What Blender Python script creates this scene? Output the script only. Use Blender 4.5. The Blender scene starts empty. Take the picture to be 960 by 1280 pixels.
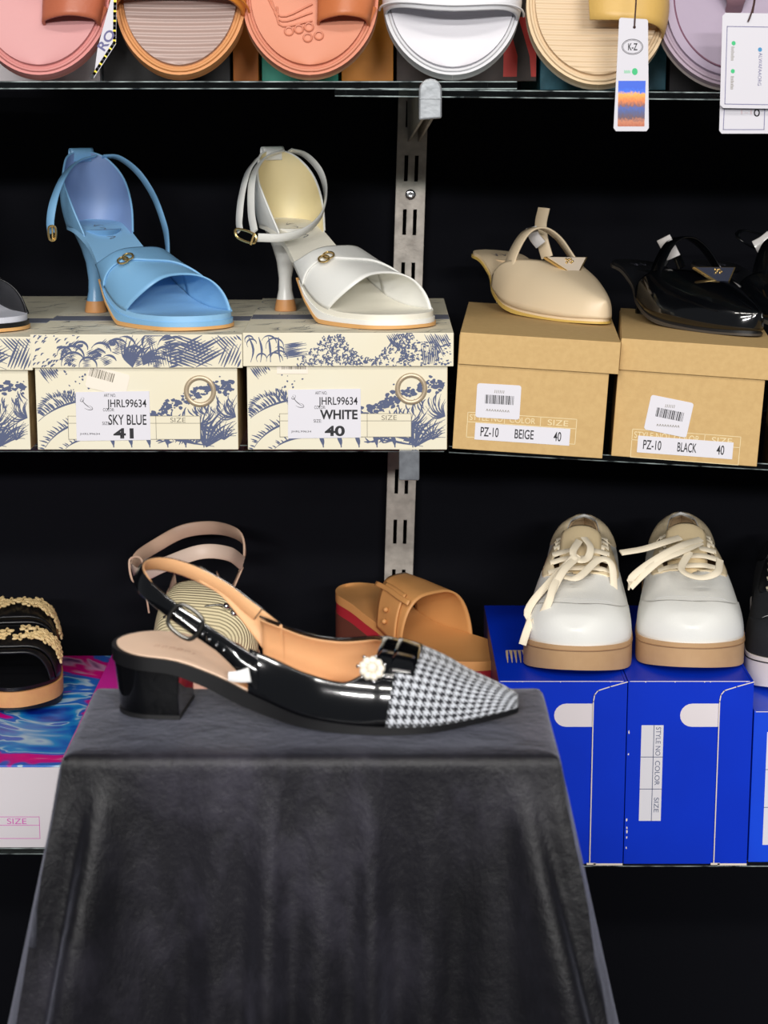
import bpy, bmesh, math, random
import numpy as np
from mathutils import Vector, Matrix, Euler

# ------------------------------------------------------------------ camera, world, lights, exposure
SC = bpy.context.scene
COL = SC.collection
FPX, PITCH, EYE = 2470.0, math.radians(12.11), 1.45
cam_d = bpy.data.cameras.new('camera')
cam_d.sensor_fit = 'VERTICAL'; cam_d.sensor_height = 36.0; cam_d.lens = FPX / 1280 * 36
cam_d.clip_start = 0.05
cam_d.dof.use_dof = True; cam_d.dof.focus_distance = 1.93; cam_d.dof.aperture_fstop = 16
cam = bpy.data.objects.new('camera', cam_d); COL.objects.link(cam)
cam.location = (0, 0, EYE); cam.rotation_euler = (math.pi / 2 - PITCH, 0, 0)
SC.camera = cam

wd = bpy.data.worlds.new('shop'); SC.world = wd; wd.use_nodes = True
bg = wd.node_tree.nodes['Background']
bg.inputs[0].default_value = (0.90, 0.94, 1.0, 1); bg.inputs[1].default_value = 0.16

def ceiling_and_fill_lamp(loc, sx, sy, power, col):
    ld = bpy.data.lights.new('ceiling_and_fill_lamp', 'AREA'); ld.shape = 'RECTANGLE'
    ld.size = sx; ld.size_y = sy; ld.energy = power; ld.color = col
    o = bpy.data.objects.new('ceiling_and_fill_lamp', ld); COL.objects.link(o); o.location = loc
    d = Vector((0.0, 1.9, 1.0)) - Vector(loc)
    o.rotation_euler = d.to_track_quat('-Z', 'Y').to_euler()
    return o
ceiling_and_fill_lamp((-0.55, 0.15, 2.85), 1.3, 0.12, 17, (1.0, 0.95, 0.88))
ceiling_and_fill_lamp((0.75, 0.15, 2.85), 1.3, 0.12, 17, (1.0, 0.95, 0.88))
ceiling_and_fill_lamp((-0.7, -1.6, 2.75), 1.3, 0.12, 48, (1.0, 0.97, 0.92))
ceiling_and_fill_lamp((0.9, -1.6, 2.75), 1.3, 0.12, 48, (1.0, 0.97, 0.92))
ceiling_and_fill_lamp((-1.1, -4.4, 2.7), 1.5, 0.15, 190, (1.0, 0.98, 0.96))  # far row added behind the camera as frontal fill for the shelves
ceiling_and_fill_lamp((1.2, -4.4, 2.7), 1.5, 0.15, 190, (1.0, 0.98, 0.96))  # second lamp of the added fill row

SC.view_settings.view_transform = 'Standard'
SC.view_settings.look = 'None'
SC.view_settings.gamma = 1
SC.view_settings.use_curve_mapping = False
SC.view_settings.exposure = -0.66

# ------------------------------------------------------------------ helpers
U = 0.01
def at(px, py, Y):
    """photo pixel -> point at distance Y in front of the lens' foot"""
    dx, dy = (px - 480) / FPX, (py - 640) / FPX
    r = Vector((dx, math.cos(PITCH) - dy * math.sin(PITCH), -math.sin(PITCH) - dy * math.cos(PITCH)))
    r *= Y / r.y
    return Vector((r.x, r.y, EYE + r.z))

def lin(c):
    c = c / 255.0
    return c / 12.92 if c <= 0.04045 else ((c + 0.055) / 1.055) ** 2.4
def rgb(r, g, b): return (lin(r), lin(g), lin(b), 1)

MATS = {}
def M(name, col, rough=0.5, metal=0.0, coat=0.0, coat_rough=0.05, sheen=0.0, grain=None, mottle=None, spec=0.5, alt=None, sub=0):
    """plain procedural material: colour with noise mottling towards alt, and a fine bump grain"""
    if name in MATS: return MATS[name]
    m = bpy.data.materials.new(name); m.use_nodes = True
    nt = m.node_tree; b = nt.nodes['Principled BSDF']; I = b.inputs
    c = rgb(*col)
    I['Base Color'].default_value = c; I['Roughness'].default_value = rough; I['Metallic'].default_value = metal
    I['Coat Weight'].default_value = coat; I['Coat Roughness'].default_value = coat_rough
    I['Sheen Weight'].default_value = sheen; I['Specular IOR Level'].default_value = spec
    tc = nt.nodes.new('ShaderNodeTexCoord')
    if mottle:
        n = nt.nodes.new('ShaderNodeTexNoise'); n.inputs['Scale'].default_value = mottle[0]; n.inputs['Detail'].default_value = 4
        nt.links.new(tc.outputs['Object'], n.inputs['Vector'])
        r = nt.nodes.new('ShaderNodeMapRange'); r.inputs[1].default_value = 0.35; r.inputs[2].default_value = 0.65
        r.inputs[4].default_value = mottle[1]
        nt.links.new(n.outputs[0], r.inputs[0])
        x = nt.nodes.new('ShaderNodeMix'); x.data_type = 'RGBA'
        x.inputs[6].default_value = c
        x.inputs[7].default_value = rgb(*alt) if alt else (c[0] * .55, c[1] * .55, c[2] * .55, 1)
        nt.links.new(r.outputs[0], x.inputs[0]); nt.links.new(x.outputs[2], I['Base Color'])
    if grain:
        n = nt.nodes.new('ShaderNodeTexNoise'); n.inputs['Scale'].default_value = grain[0]; n.inputs['Detail'].default_value = 2
        nt.links.new(tc.outputs['Object'], n.inputs['Vector'])
        bp = nt.nodes.new('ShaderNodeBump'); bp.inputs['Strength'].default_value = grain[1]; bp.inputs['Distance'].default_value = 0.0008
        nt.links.new(n.outputs[0], bp.inputs['Height']); nt.links.new(bp.outputs[0], I['Normal'])
    if sub:
        I['Subsurface Weight'].default_value = sub; I['Subsurface Radius'].default_value = (0.01, 0.008, 0.006)
        I['Subsurface Scale'].default_value = 0.3
    MATS[name] = m
    return m

def tag(o, label, cat, group=None, kind=None):
    if label: o['label'] = label
    if cat: o['category'] = cat
    if group: o['group'] = group
    if kind: o['kind'] = kind
    return o

ROOTM = {}
def thing(name, label, cat, loc=(0, 0, 0), yaw=0.0, tilt=0.0, lean=0.0, group=None):
    """an Empty at the thing's base. lean: about local x (after yaw), tilt: sideways slope of what carries it"""
    o = bpy.data.objects.new(name, None); COL.objects.link(o)
    o.empty_display_size = 0.02
    R = Matrix.Rotation(tilt, 4, 'Y') @ Matrix.Rotation(yaw, 4, 'Z') @ Matrix.Rotation(lean, 4, 'Y')
    m = Matrix.Translation(Vector(loc)) @ R
    o.location = loc; o.rotation_euler = R.to_euler()
    ROOTM[o.name] = m
    return tag(o, label, cat, group)
def local(root, px, py, Y):
    """photo pixel at distance Y -> local coordinates of the thing, in cm"""
    return (ROOTM[root.name].inverted() @ at(px, py, Y)) / U

def mk(name, verts, faces, mat, parent=None, smooth=True, scale=U, uvs=None, bevel=0, solid=0, weld=0, sub=0, offset=-1, auto=True):
    me = bpy.data.meshes.new(name)
    me.from_pydata([tuple(scale * c for c in v) for v in verts], [], faces)
    if uvs is not None:
        ul = me.uv_layers.new(name='UVMap')
        for p in me.polygons:
            for li in p.loop_indices: ul.data[li].uv = uvs[me.loops[li].vertex_index]
    if weld:
        bm = bmesh.new(); bm.from_mesh(me); bmesh.ops.remove_doubles(bm, verts=bm.verts, dist=weld)
        bmesh.ops.dissolve_degenerate(bm, edges=bm.edges, dist=1e-7)
        bm.to_mesh(me); bm.free()
    me.update()
    o = bpy.data.objects.new(name, me); COL.objects.link(o)
    if mat is not None: me.materials.append(mat)
    if parent is not None: o.parent = parent
    if smooth:
        for p in me.polygons: p.use_smooth = True
    if solid:
        s = o.modifiers.new('Solid', 'SOLIDIFY'); s.thickness = solid * U; s.offset = offset
    if bevel:
        b = o.modifiers.new('Bevel', 'BEVEL'); b.width = bevel * U; b.segments = 2; b.limit_method = 'ANGLE'; b.angle_limit = math.radians(40)
    if sub:
        s = o.modifiers.new('Sub', 'SUBSURF'); s.levels = sub; s.render_levels = sub
    if smooth and auto:
        b = bmesh.new(); b.from_mesh(me)
        for e in b.edges:
            if len(e.link_faces) == 2 and e.calc_face_angle(0) > math.radians(50): e.smooth = False
        b.to_mesh(me); b.free()
    return o

def boxmesh(x0, x1, y0, y1, z0, z1):
    v = [(x0,y0,z0),(x1,y0,z0),(x1,y1,z0),(x0,y1,z0),(x0,y0,z1),(x1,y0,z1),(x1,y1,z1),(x0,y1,z1)]
    f = [(0,3,2,1),(4,5,6,7),(0,1,5,4),(1,2,6,5),(2,3,7,6),(3,0,4,7)]
    return v, f
def box(name, x0, x1, y0, y1, z0, z1, mat, parent=None, bevel=0.1, smooth=False, **k):
    v, f = boxmesh(x0, x1, y0, y1, z0, z1)
    return mk(name, v, f, mat, parent, smooth=smooth, bevel=bevel, **k)
def join(parts):
    V, F = [], []
    for v, f in parts:
        n = len(V); V += list(v); F += [tuple(i + n for i in q) for q in f]
    return V, F

def cat(pts, n, closed=False):
    """Catmull-Rom through pts, n samples"""
    P = [Vector(p) for p in pts]; k = len(P)
    if k == 2 and not closed: return [P[0].lerp(P[1], i / (n - 1)) for i in range(n)]
    segs = k if closed else k - 1
    L = [0.0]
    for i in range(segs): L.append(L[-1] + max(1e-6, (P[(i + 1) % k] - P[i]).length))
    out = []
    for j in range(n):
        d = L[-1] * j / (n if closed else n - 1)
        i = max(0, min(segs - 1, int(np.searchsorted(L, d, side='right')) - 1))
        t = (d - L[i]) / (L[i + 1] - L[i])
        if closed: a, b, c, e = P[(i - 1) % k], P[i], P[(i + 1) % k], P[(i + 2) % k]
        else:
            b, c = P[i], P[i + 1]
            a = P[i - 1] if i > 0 else b * 2 - c
            e = P[i + 2] if i + 2 < k else c * 2 - b
        out.append(0.5 * ((2 * b) + (c - a) * t + (2 * a - 5 * b + 4 * c - e) * t * t + (3 * b - a - 3 * c + e) * t ** 3))
    return out

def tab(pairs):
    """smooth monotone interpolation of a table"""
    if not isinstance(pairs, (list, tuple)): return lambda x: float(pairs)
    xs = np.array([p[0] for p in pairs], float); ys = np.array([p[1] for p in pairs], float)
    h = np.diff(xs); d = np.diff(ys) / h; m = np.zeros(len(xs))
    m[0], m[-1] = d[0], d[-1]
    for i in range(1, len(xs) - 1):
        m[i] = 0 if d[i - 1] * d[i] <= 0 else 2 * d[i - 1] * d[i] / (d[i - 1] + d[i])
    def f(x):
        x = min(max(x, xs[0]), xs[-1]); i = int(min(max(np.searchsorted(xs, x, side='right') - 1, 0), len(h) - 1))
        t = (x - xs[i]) / h[i]
        return float((1 + 2*t) * (1-t)**2 * ys[i] + t*(1-t)**2 * h[i]*m[i] + t*t*(3-2*t)*ys[i+1] + t*t*(t-1)*h[i]*m[i+1])
    return f

def gridfaces(nr, nc, closed=False):
    F = []
    for i in range(nr - 1):
        for j in range(nc if closed else nc - 1):
            k = (j + 1) % nc
            F.append((i * nc + j, i * nc + k, (i + 1) * nc + k, (i + 1) * nc + j))
    return F

def loft(name, curves, nu, nv, mat, parent, thick=0.15, **k):
    rows = [cat(c, nu) for c in curves]
    cols = [cat([r[i] for r in rows], nv) for i in range(nu)]
    V = [cols[i][j] for i in range(nu) for j in range(nv)]
    F = gridfaces(nu, nv)
    uv = [(i / (nu - 1), j / (nv - 1)) for i in range(nu) for j in range(nv)]
    return mk(name, V, F, mat, parent, solid=thick, uvs=uv, **k)

def sweep(name, pts, section, mat, parent, n=40, normal=None, center=None, closed=False, taper=None, caps=True, **k):
    """sweep a 2D section (list of (a, b): a along the width, b along the outward normal) along a smoothed path"""
    P = cat(pts, n, closed); V = []; ns = len(section); prevN = None
    for i, p in enumerate(P):
        a = P[(i - 1) % n] if (closed or i > 0) else p
        b = P[(i + 1) % n] if (closed or i < n - 1) else p
        T = (b - a).normalized()
        if center is not None: N = p - Vector(center)
        elif normal is not None: N = Vector(normal)
        else: N = prevN if prevN is not None else (Vector((0, 0, 1)) if abs(T.z) < .9 else Vector((1, 0, 0)))
        N = N - T * N.dot(T)
        N = N.normalized() if N.length > 1e-6 else (prevN or Vector((1, 0, 0)))
        prevN = N
        W = T.cross(N)
        s = taper(i / (n - 1)) if taper else 1
        for (u, w) in section: V.append(p + W * u * s + N * w * s)
    F = gridfaces(n, ns, True)
    if closed: F += [((n - 1) * ns + j, (n - 1) * ns + (j + 1) % ns, (j + 1) % ns, j) for j in range(ns)]
    elif caps: F += [tuple(range(ns))[::-1], tuple((n - 1) * ns + j for j in range(ns))]
    return mk(name, V, F, mat, parent, **k)
def circ(r, n=8, ry=None):
    return [(r * math.cos(2 * math.pi * i / n), (ry or r) * math.sin(2 * math.pi * i / n)) for i in range(n)]
def flat(w, t):
    a, b = w / 2, t / 2; c = min(a, b) * .7
    return [(-a, -b + c), (-a + c, -b), (a - c, -b), (a, -b + c), (a, b - c), (a - c, b), (-a + c, b), (-a, b - c)]
def tube(name, pts, r, mat, parent, n=24, **k): return sweep(name, pts, circ(r), mat, parent, n=n, **k)
def strap(name, pts, w, t, mat, parent, n=40, **k): return sweep(name, pts, flat(w, t), mat, parent, n=n, **k)

def rings(name, levels, mat, parent, ns=24, caps=True, **k):
    """stack of ellipses (cx, cy, z, rx, ry)"""
    V = []
    for (cx, cy, z, rx, ry) in levels:
        for j in range(ns):
            a = 2 * math.pi * j / ns
            V.append((cx + rx * math.cos(a), cy + ry * math.sin(a), z))
    F = gridfaces(len(levels), ns, True)
    if caps: F += [tuple(range(ns))[::-1], tuple((len(levels) - 1) * ns + j for j in range(ns))]
    return mk(name, V, F, mat, parent, **k)

def ball(name, c, r, mat, parent, sz=None, n=10):
    sz = sz or (1, 1, 1); V = []; F = []
    for i in range(n + 1):
        t = math.pi * i / n
        for j in range(2 * n):
            p = math.pi * j / n
            V.append((c[0] + r * sz[0] * math.sin(t) * math.cos(p), c[1] + r * sz[1] * math.sin(t) * math.sin(p), c[2] + r * sz[2] * math.cos(t)))
    return mk(name, V, gridfaces(n + 1, 2 * n, True), mat, parent, weld=1e-6)

class Last:
    """shoe last in cm: x from heel (0) to toe (L), y across, z up. Tables give half width, centre line, sole height, crest height"""
    def __init__(s, L, w, z0, h, yc=0, heel=2.7, toe=3.0, p=0.8, q=0.9, toe_e=2.0, hround=None):
        s.L = L; s._w = tab(w); s.z0 = tab(z0); s.h = tab(h); s.yc = tab(yc); s.heel = heel; s.toe = toe; s.p = p; s.q = q; s.te = toe_e
    def w(s, x):
        f = 1.0
        if x < s.heel: f = math.sqrt(max(0, 1 - ((s.heel - x) / s.heel) ** 2))
        r = s.L - x
        if r < s.toe: f *= max(0, 1 - ((s.toe - r) / s.toe) ** s.te) ** (1 / s.te)
        return s._w(x) * f
    def P(s, x, v, off=0.0, h=None, grow=0):
        """v -1 near sole edge .. 0 crest .. 1 far sole edge"""
        a = (1 - abs(v)) * math.pi / 2; sg = -1 if v < 0 else 1
        hh = (h(x) if h else s.h(x))
        return Vector((x, s.yc(x) + sg * (s.w(x) + off) * max(0, math.cos(a)) ** s.p, s.z0(x) + (hh + off) * math.sin(a) ** s.q))
    def xs(s, a, b, n):
        return [a + (b - a) * (0.5 - 0.5 * math.cos(math.pi * i / (n - 1))) for i in range(n)]

def sole(last, name, zt, zb, mat, parent, x0=0.0, x1=None, grow=0.0, n=44, ny=9, bevel=0.12, crown=0.0, bulge=0.0, **k):
    """slab with the last's outline; zt / zb top and bottom heights over x"""
    zt, zb = tab(zt), tab(zb); x1 = last.L if x1 is None else x1
    V, uv = [], []
    X = last.xs(x0, x1, n)
    gx = lambda x: (x - last.L / 2) * (1 + 2 * grow / last.L) + last.L / 2
    nl = 4
    for x in X:
        w = last.w(x) + (grow if last.w(x) > 0.05 else 0.0)
        for j in range(ny):
            t = -1 + 2 * j / (ny - 1)
            V.append((gx(x), last.yc(x) + w * t, zt(x) + crown * (t ** 2))); uv.append((x, w * t))
    nT = len(V)
    for x in X:
        w = last.w(x) + (grow if last.w(x) > 0.05 else 0.0)
        for j in range(ny):
            t = -1 + 2 * j / (ny - 1)
            V.append((gx(x), last.yc(x) + w * t, zb(x))); uv.append((x, w * t))
    F = gridfaces(n, ny)
    F += [tuple(nT + i for i in f[::-1]) for f in gridfaces(n, ny)]
    rim = [i * ny for i in range(n)] + [(n - 1) * ny + j for j in range(1, ny)] + [i * ny + ny - 1 for i in range(n - 2, -1, -1)] + [j for j in range(ny - 2, 0, -1)]
    for a, b in zip(rim, rim[1:] + rim[:1]): F.append((a, b, nT + b, nT + a))
    o = mk(name, V, F, mat, parent, uvs=uv, bevel=bevel, **k)
    bm = bmesh.new(); bm.from_mesh(o.data); bmesh.ops.recalc_face_normals(bm, faces=bm.faces); bm.to_mesh(o.data); bm.free()
    return o

def band(last, name, x0, x1, mat, parent, v0=-1.0, v1=1.0, off=0.0, h=None, nu=14, nv=29, thick=0.2, lift=None, **k):
    """surface over the last between x0(v) and x1(v)"""
    fx0 = x0 if callable(x0) else (lambda v: x0); fx1 = x1 if callable(x1) else (lambda v: x1)
    V, uv = [], []
    for i in range(nu):
        u = i / (nu - 1)
        for j in range(nv):
            v = v0 + (v1 - v0) * j / (nv - 1)
            a, b = fx0(v), fx1(v)
            x = a + (b - a) * u
            p = last.P(x, v, off, h)
            if lift: p = p + Vector((0, 0, lift(x, v)))
            V.append(p); uv.append((x, v * 5.0))
    return mk(name, V, gridfaces(nu, nv), mat, parent, uvs=uv, solid=thick, offset=1, **k)

def shell(last, name, x0, x1, top, mat, parent, off=0.0, h=None, n=34, m=9, thick=0.18, bottom=None, x_slant=0.0, sides=(-1, 1), offset=-1, **k):
    """upper with an open topline. top(x, side) -> height fraction 0..1 (1 = closed over the crest)"""
    V, F, uv = [], [], []
    X = [x0 + (x1 - x0) * (1 - (1 - i / (n - 1)) ** 1.6) for i in range(n)]
    for side in sides:
        base = len(V)
        for x in X:
            t1 = min(1.0, top(x, side)); t0 = bottom(x, side) if bottom else 0.0
            for j in range(m):
                t = t0 + (t1 - t0) * j / (m - 1)
                xx = min(last.L, x + x_slant * t)
                V.append(last.P(xx, side * (1 - t), off, h)); uv.append((x, side * (1 - t) * 5))
        f = gridfaces(n, m)
        if side > 0: f = [q[::-1] for q in f]
        F += [tuple(base + i for i in q) for q in f]
    return mk(name, V, F, mat, parent, uvs=uv, solid=thick, weld=1e-5, offset=offset, **k)

def text(name, body, x0, z0, x1, z1, y, mat, parent, rot=0, axis='front', bold=0.0):
    """flat lettering filling the rectangle (cm) on a face y = const; rot in quarter turns clockwise"""
    nine = body if '9' in body else None
    body = body.replace('9', '6')
    cu = bpy.data.curves.new('lettering', 'FONT'); cu.body = body; cu.offset = bold
    tmp = bpy.data.objects.new('lettering', cu); COL.objects.link(tmp)
    dg = bpy.context.evaluated_depsgraph_get()
    me = bpy.data.meshes.new_from_object(tmp.evaluated_get(dg))
    bpy.data.objects.remove(tmp); bpy.data.curves.remove(cu)
    P = np.array([v.co[:] for v in me.vertices])
    if nine:   # turn the sixes that stand in for nines upside down
        comp = list(range(len(P)))
        def root_(i):
            while comp[i] != i: comp[i] = comp[comp[i]]; i = comp[i]
            return i
        for e in me.edges: comp[root_(e.vertices[0])] = root_(e.vertices[1])
        ids = {}
        for i in range(len(P)): ids.setdefault(root_(i), []).append(i)
        gl = sorted(ids.values(), key=lambda k: P[k, 0].min())
        for k, ch in zip(gl, nine.replace(' ', '')):
            if ch == '9': P[k] = P[k].min(0) + P[k].max(0) - P[k]
    lo, hi = P.min(0), P.max(0)
    Q = (P - lo) / np.maximum(hi - lo, 1e-9)
    for v, q in zip(me.vertices, Q):
        a, b = q[0], q[1]
        if rot == 1: a, b = b, 1 - a
        elif rot == 3: a, b = 1 - b, a
        X, Z = x0 + (x1 - x0) * a, z0 + (z1 - z0) * b
        v.co = (X * U, y * U, Z * U) if axis == 'front' else (X * U, Z * U, y * U)
    me.name = name
    o = bpy.data.objects.new(name, me); COL.objects.link(o); me.materials.append(mat); o.parent = parent
    return o

class Ink:
    """collects tapered printed strokes on a flat face"""
    def __init__(s, w, h, seed): s.V = []; s.F = []; s.k = 0; s.w = w; s.h = h; s.r = random.Random(seed)
    def inside(s, p): return 0.05 < p[0] < s.w - 0.05 and 0.05 < p[1] < s.h - 0.05
    def stroke(s, pts, wd, taper=True, n=None):
        P = cat([(p[0], p[1], 0) for p in pts], n or max(4, 3 * len(pts)))
        P = [p for p in P if s.inside(p)]
        if len(P) < 3: return
        b = len(s.V); k = len(P); s.k = (s.k + 1) % 220
        for i, p in enumerate(P):
            T = (P[min(k - 1, i + 1)] - P[max(0, i - 1)])
            if T.length < 1e-6: T = Vector((1, 0, 0))
            T.normalize(); t = i / (k - 1)
            ww = wd * (0.25 + 0.75 * math.sin(math.pi * min(1, t * 1.15))) if taper else wd
            N = Vector((-T.y, T.x, 0)) * ww / 2
            s.V += [p + N + Vector((0, 0, s.k)), p - N + Vector((0, 0, s.k))]
        s.F += [(b + 2*i, b + 2*i + 1, b + 2*i + 3, b + 2*i + 2) for i in range(k - 1)]
    def blob(s, c, r, asp=1.0):
        k = 8; a0 = s.r.random() * 6
        P = []
        for i in range(k):
            rr = r * s.r.uniform(.6, 1.25); a = a0 + 2 * math.pi * i / k
            p = (c[0] + rr * math.cos(a), c[1] + rr * math.sin(a) * asp)
            if not s.inside(p): return
            P.append(Vector((p[0], p[1], s.k)))
        s.k = (s.k + 1) % 220; b = len(s.V); s.V += P; s.F.append(tuple(range(b, b + k)))
    def hatch(s, x, y, ang, n, gap, ln, wd, curve=0.0):
        d = Vector((math.cos(ang), math.sin(ang))); q = Vector((-d.y, d.x))
        for i in range(n):
            o = Vector((x, y)) + q * gap * i + d * s.r.uniform(-.12, .12) * ln
            l = ln * s.r.uniform(.6, 1.1)
            s.stroke([o, o + d * l * .5 + q * curve * l, o + d * l], wd * s.r.uniform(.6, 1.2))
    def fan(s, x, y, a0, a1, n, ln, wd, bend=0.15):
        for i in range(n):
            a = a0 + (a1 - a0) * i / max(1, n - 1) + s.r.uniform(-.06, .06); l = ln * s.r.uniform(.7, 1.1)
            d = Vector((math.cos(a), math.sin(a))); q = Vector((-d.y, d.x))
            s.stroke([(x, y), Vector((x, y)) + d * l * .5 + q * bend * l, Vector((x, y)) + d * l], wd)
    def arc(s, cx, cy, r, a0, a1, wd, spikes=0, ln=.5, sw=.1):
        pts = [(cx + r * math.cos(a0 + (a1 - a0) * i / 8), cy + r * math.sin(a0 + (a1 - a0) * i / 8)) for i in range(9)]
        if wd: s.stroke(pts, wd, n=24)
        for i in range(spikes):
            a = a0 + (a1 - a0) * (i + s.r.random() * .7) / spikes; l = ln * s.r.uniform(.5, 1.2); t = a + .25
            p = Vector((cx + r * math.cos(a), cy + r * math.sin(a)))
            s.stroke([p, p + Vector((math.cos(t), math.sin(t))) * l * .5, p + Vector((math.cos(t + .1), math.sin(t + .1))) * l], sw, n=5)
    def build(s, name, mat, parent, place, normal=(0, -1, 0)):
        """place(x, z) -> local point in cm"""
        o = Vector(normal)
        return mk(name, [Vector(place(v[0], v[1])) + o * v[2] * .00012 for v in s.V], s.F, mat, parent, smooth=False)
# ------------------------------------------------------------------ materials
def node_mat(name): 
    m = bpy.data.materials.new(name); m.use_nodes = True
    return m, m.node_tree, m.node_tree.nodes['Principled BSDF']

def glass_mat(name, tint, edge=0.10):
    m = bpy.data.materials.new(name); m.use_nodes = True; nt = m.node_tree; nt.nodes.clear()
    out = nt.nodes.new('ShaderNodeOutputMaterial'); mix = nt.nodes.new('ShaderNodeMixShader')
    tr = nt.nodes.new('ShaderNodeBsdfTransparent'); tr.inputs[0].default_value = tint
    gl = nt.nodes.new('ShaderNodeBsdfGlossy'); gl.inputs['Roughness'].default_value = 0.04
    fr = nt.nodes.new('ShaderNodeFresnel'); fr.inputs[0].default_value = 1.5
    ad = nt.nodes.new('ShaderNodeMath'); ad.operation = 'ADD'; ad.inputs[1].default_value = edge; ad.use_clamp = True
    nt.links.new(fr.outputs[0], ad.inputs[0]); nt.links.new(ad.outputs[0], mix.inputs[0])
    nt.links.new(tr.outputs[0], mix.inputs[1]); nt.links.new(gl.outputs[0], mix.inputs[2]); nt.links.new(mix.outputs[0], out.inputs[0])
    return m
GLASS = glass_mat('shelf_glass', (0.82, 0.9, 0.88, 1), 0.02)
PLASTIC = glass_mat('clear_plastic', (0.75, 0.78, 0.8, 1), 0.22)

BLACKWALL = M('black_wall_paint', (10, 11, 18), .85, spec=.15)
FLOOR = M('dark_floor', (28, 28, 32), .7)
STEEL = M('galvanised_steel', (196, 188, 178), .42, metal=.25, mottle=(60, .5), alt=(120, 112, 104), grain=(300, .2))
DARKSLOT = M('slot_shadow', (8, 8, 9), .9)
CHROME = M('polished_metal', (205, 205, 208), .18, metal=1)
GOLD = M('pale_gold_metal', (228, 196, 132), .25, metal=.9)
GUNMETAL = M('gunmetal', (110, 108, 104), .28, metal=1)
PATENT = M('black_patent', (6, 7, 10), .12, coat=1, coat_rough=.03, grain=(35, .12))
NAVYPATENT = M('black_patent_fold', (7, 9, 14), .14, coat=1, coat_rough=.04)
TAN = M('tan_leather', (226, 176, 128), .5, grain=(420, .15), mottle=(25, .35), alt=(214, 160, 112))
PALETAN = M('pale_tan_leather', (240, 208, 182), .5, grain=(420, .12))
KRAFT = M('kraft_card', (206, 172, 116), .75, mottle=(180, .35), alt=(188, 152, 98), grain=(500, .12))
KRAFT_D = M('kraft_card_edge', (150, 112, 66), .8)
CREAM = M('cream_card', (230, 224, 203), .6, mottle=(9, .3), alt=(228, 214, 178))
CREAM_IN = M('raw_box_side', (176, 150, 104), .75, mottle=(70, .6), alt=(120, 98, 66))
INK = M('navy_ink', (80, 90, 122), .6)
BLACKINK = M('black_ink', (28, 28, 34), .6)
GREYINK = M('grey_ink', (130, 124, 110), .7)
WHITEINK = M('faded_white_ink', (232, 214, 170), .7)
PAPER = M('white_paper', (222, 220, 228), .55)
RINGM = M('brushed_ring', (190, 172, 146), .35, metal=.35)
BLUECARD = M('blue_card', (0, 50, 200), .42, spec=.25, mottle=(14, .3), alt=(2, 42, 180))
BLUECARD_L = M('blue_card_bright', (4, 70, 222), .38, mottle=(14, .4), alt=(8, 48, 196))
RAWCARD = M('raw_card_edge', (232, 220, 206), .8)
MAGINK = M('magenta_ink', (216, 96, 190), .6)
WHITECARD = M('white_card', (222, 216, 222), .55)
PINKCARD = M('pink_card', (232, 44, 178), .45, mottle=(20, .3), alt=(206, 40, 150))
REDCARD = M('red_card', (172, 40, 52), .5)
SOLETAN = M('tan_outsole', (214, 164, 104), .55)
GUM = M('gum_sole', (196, 158, 116), .6, mottle=(60, .3), alt=(178, 138, 98))
NATWOOD = M('heel_tip', (204, 146, 92), .5)

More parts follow.
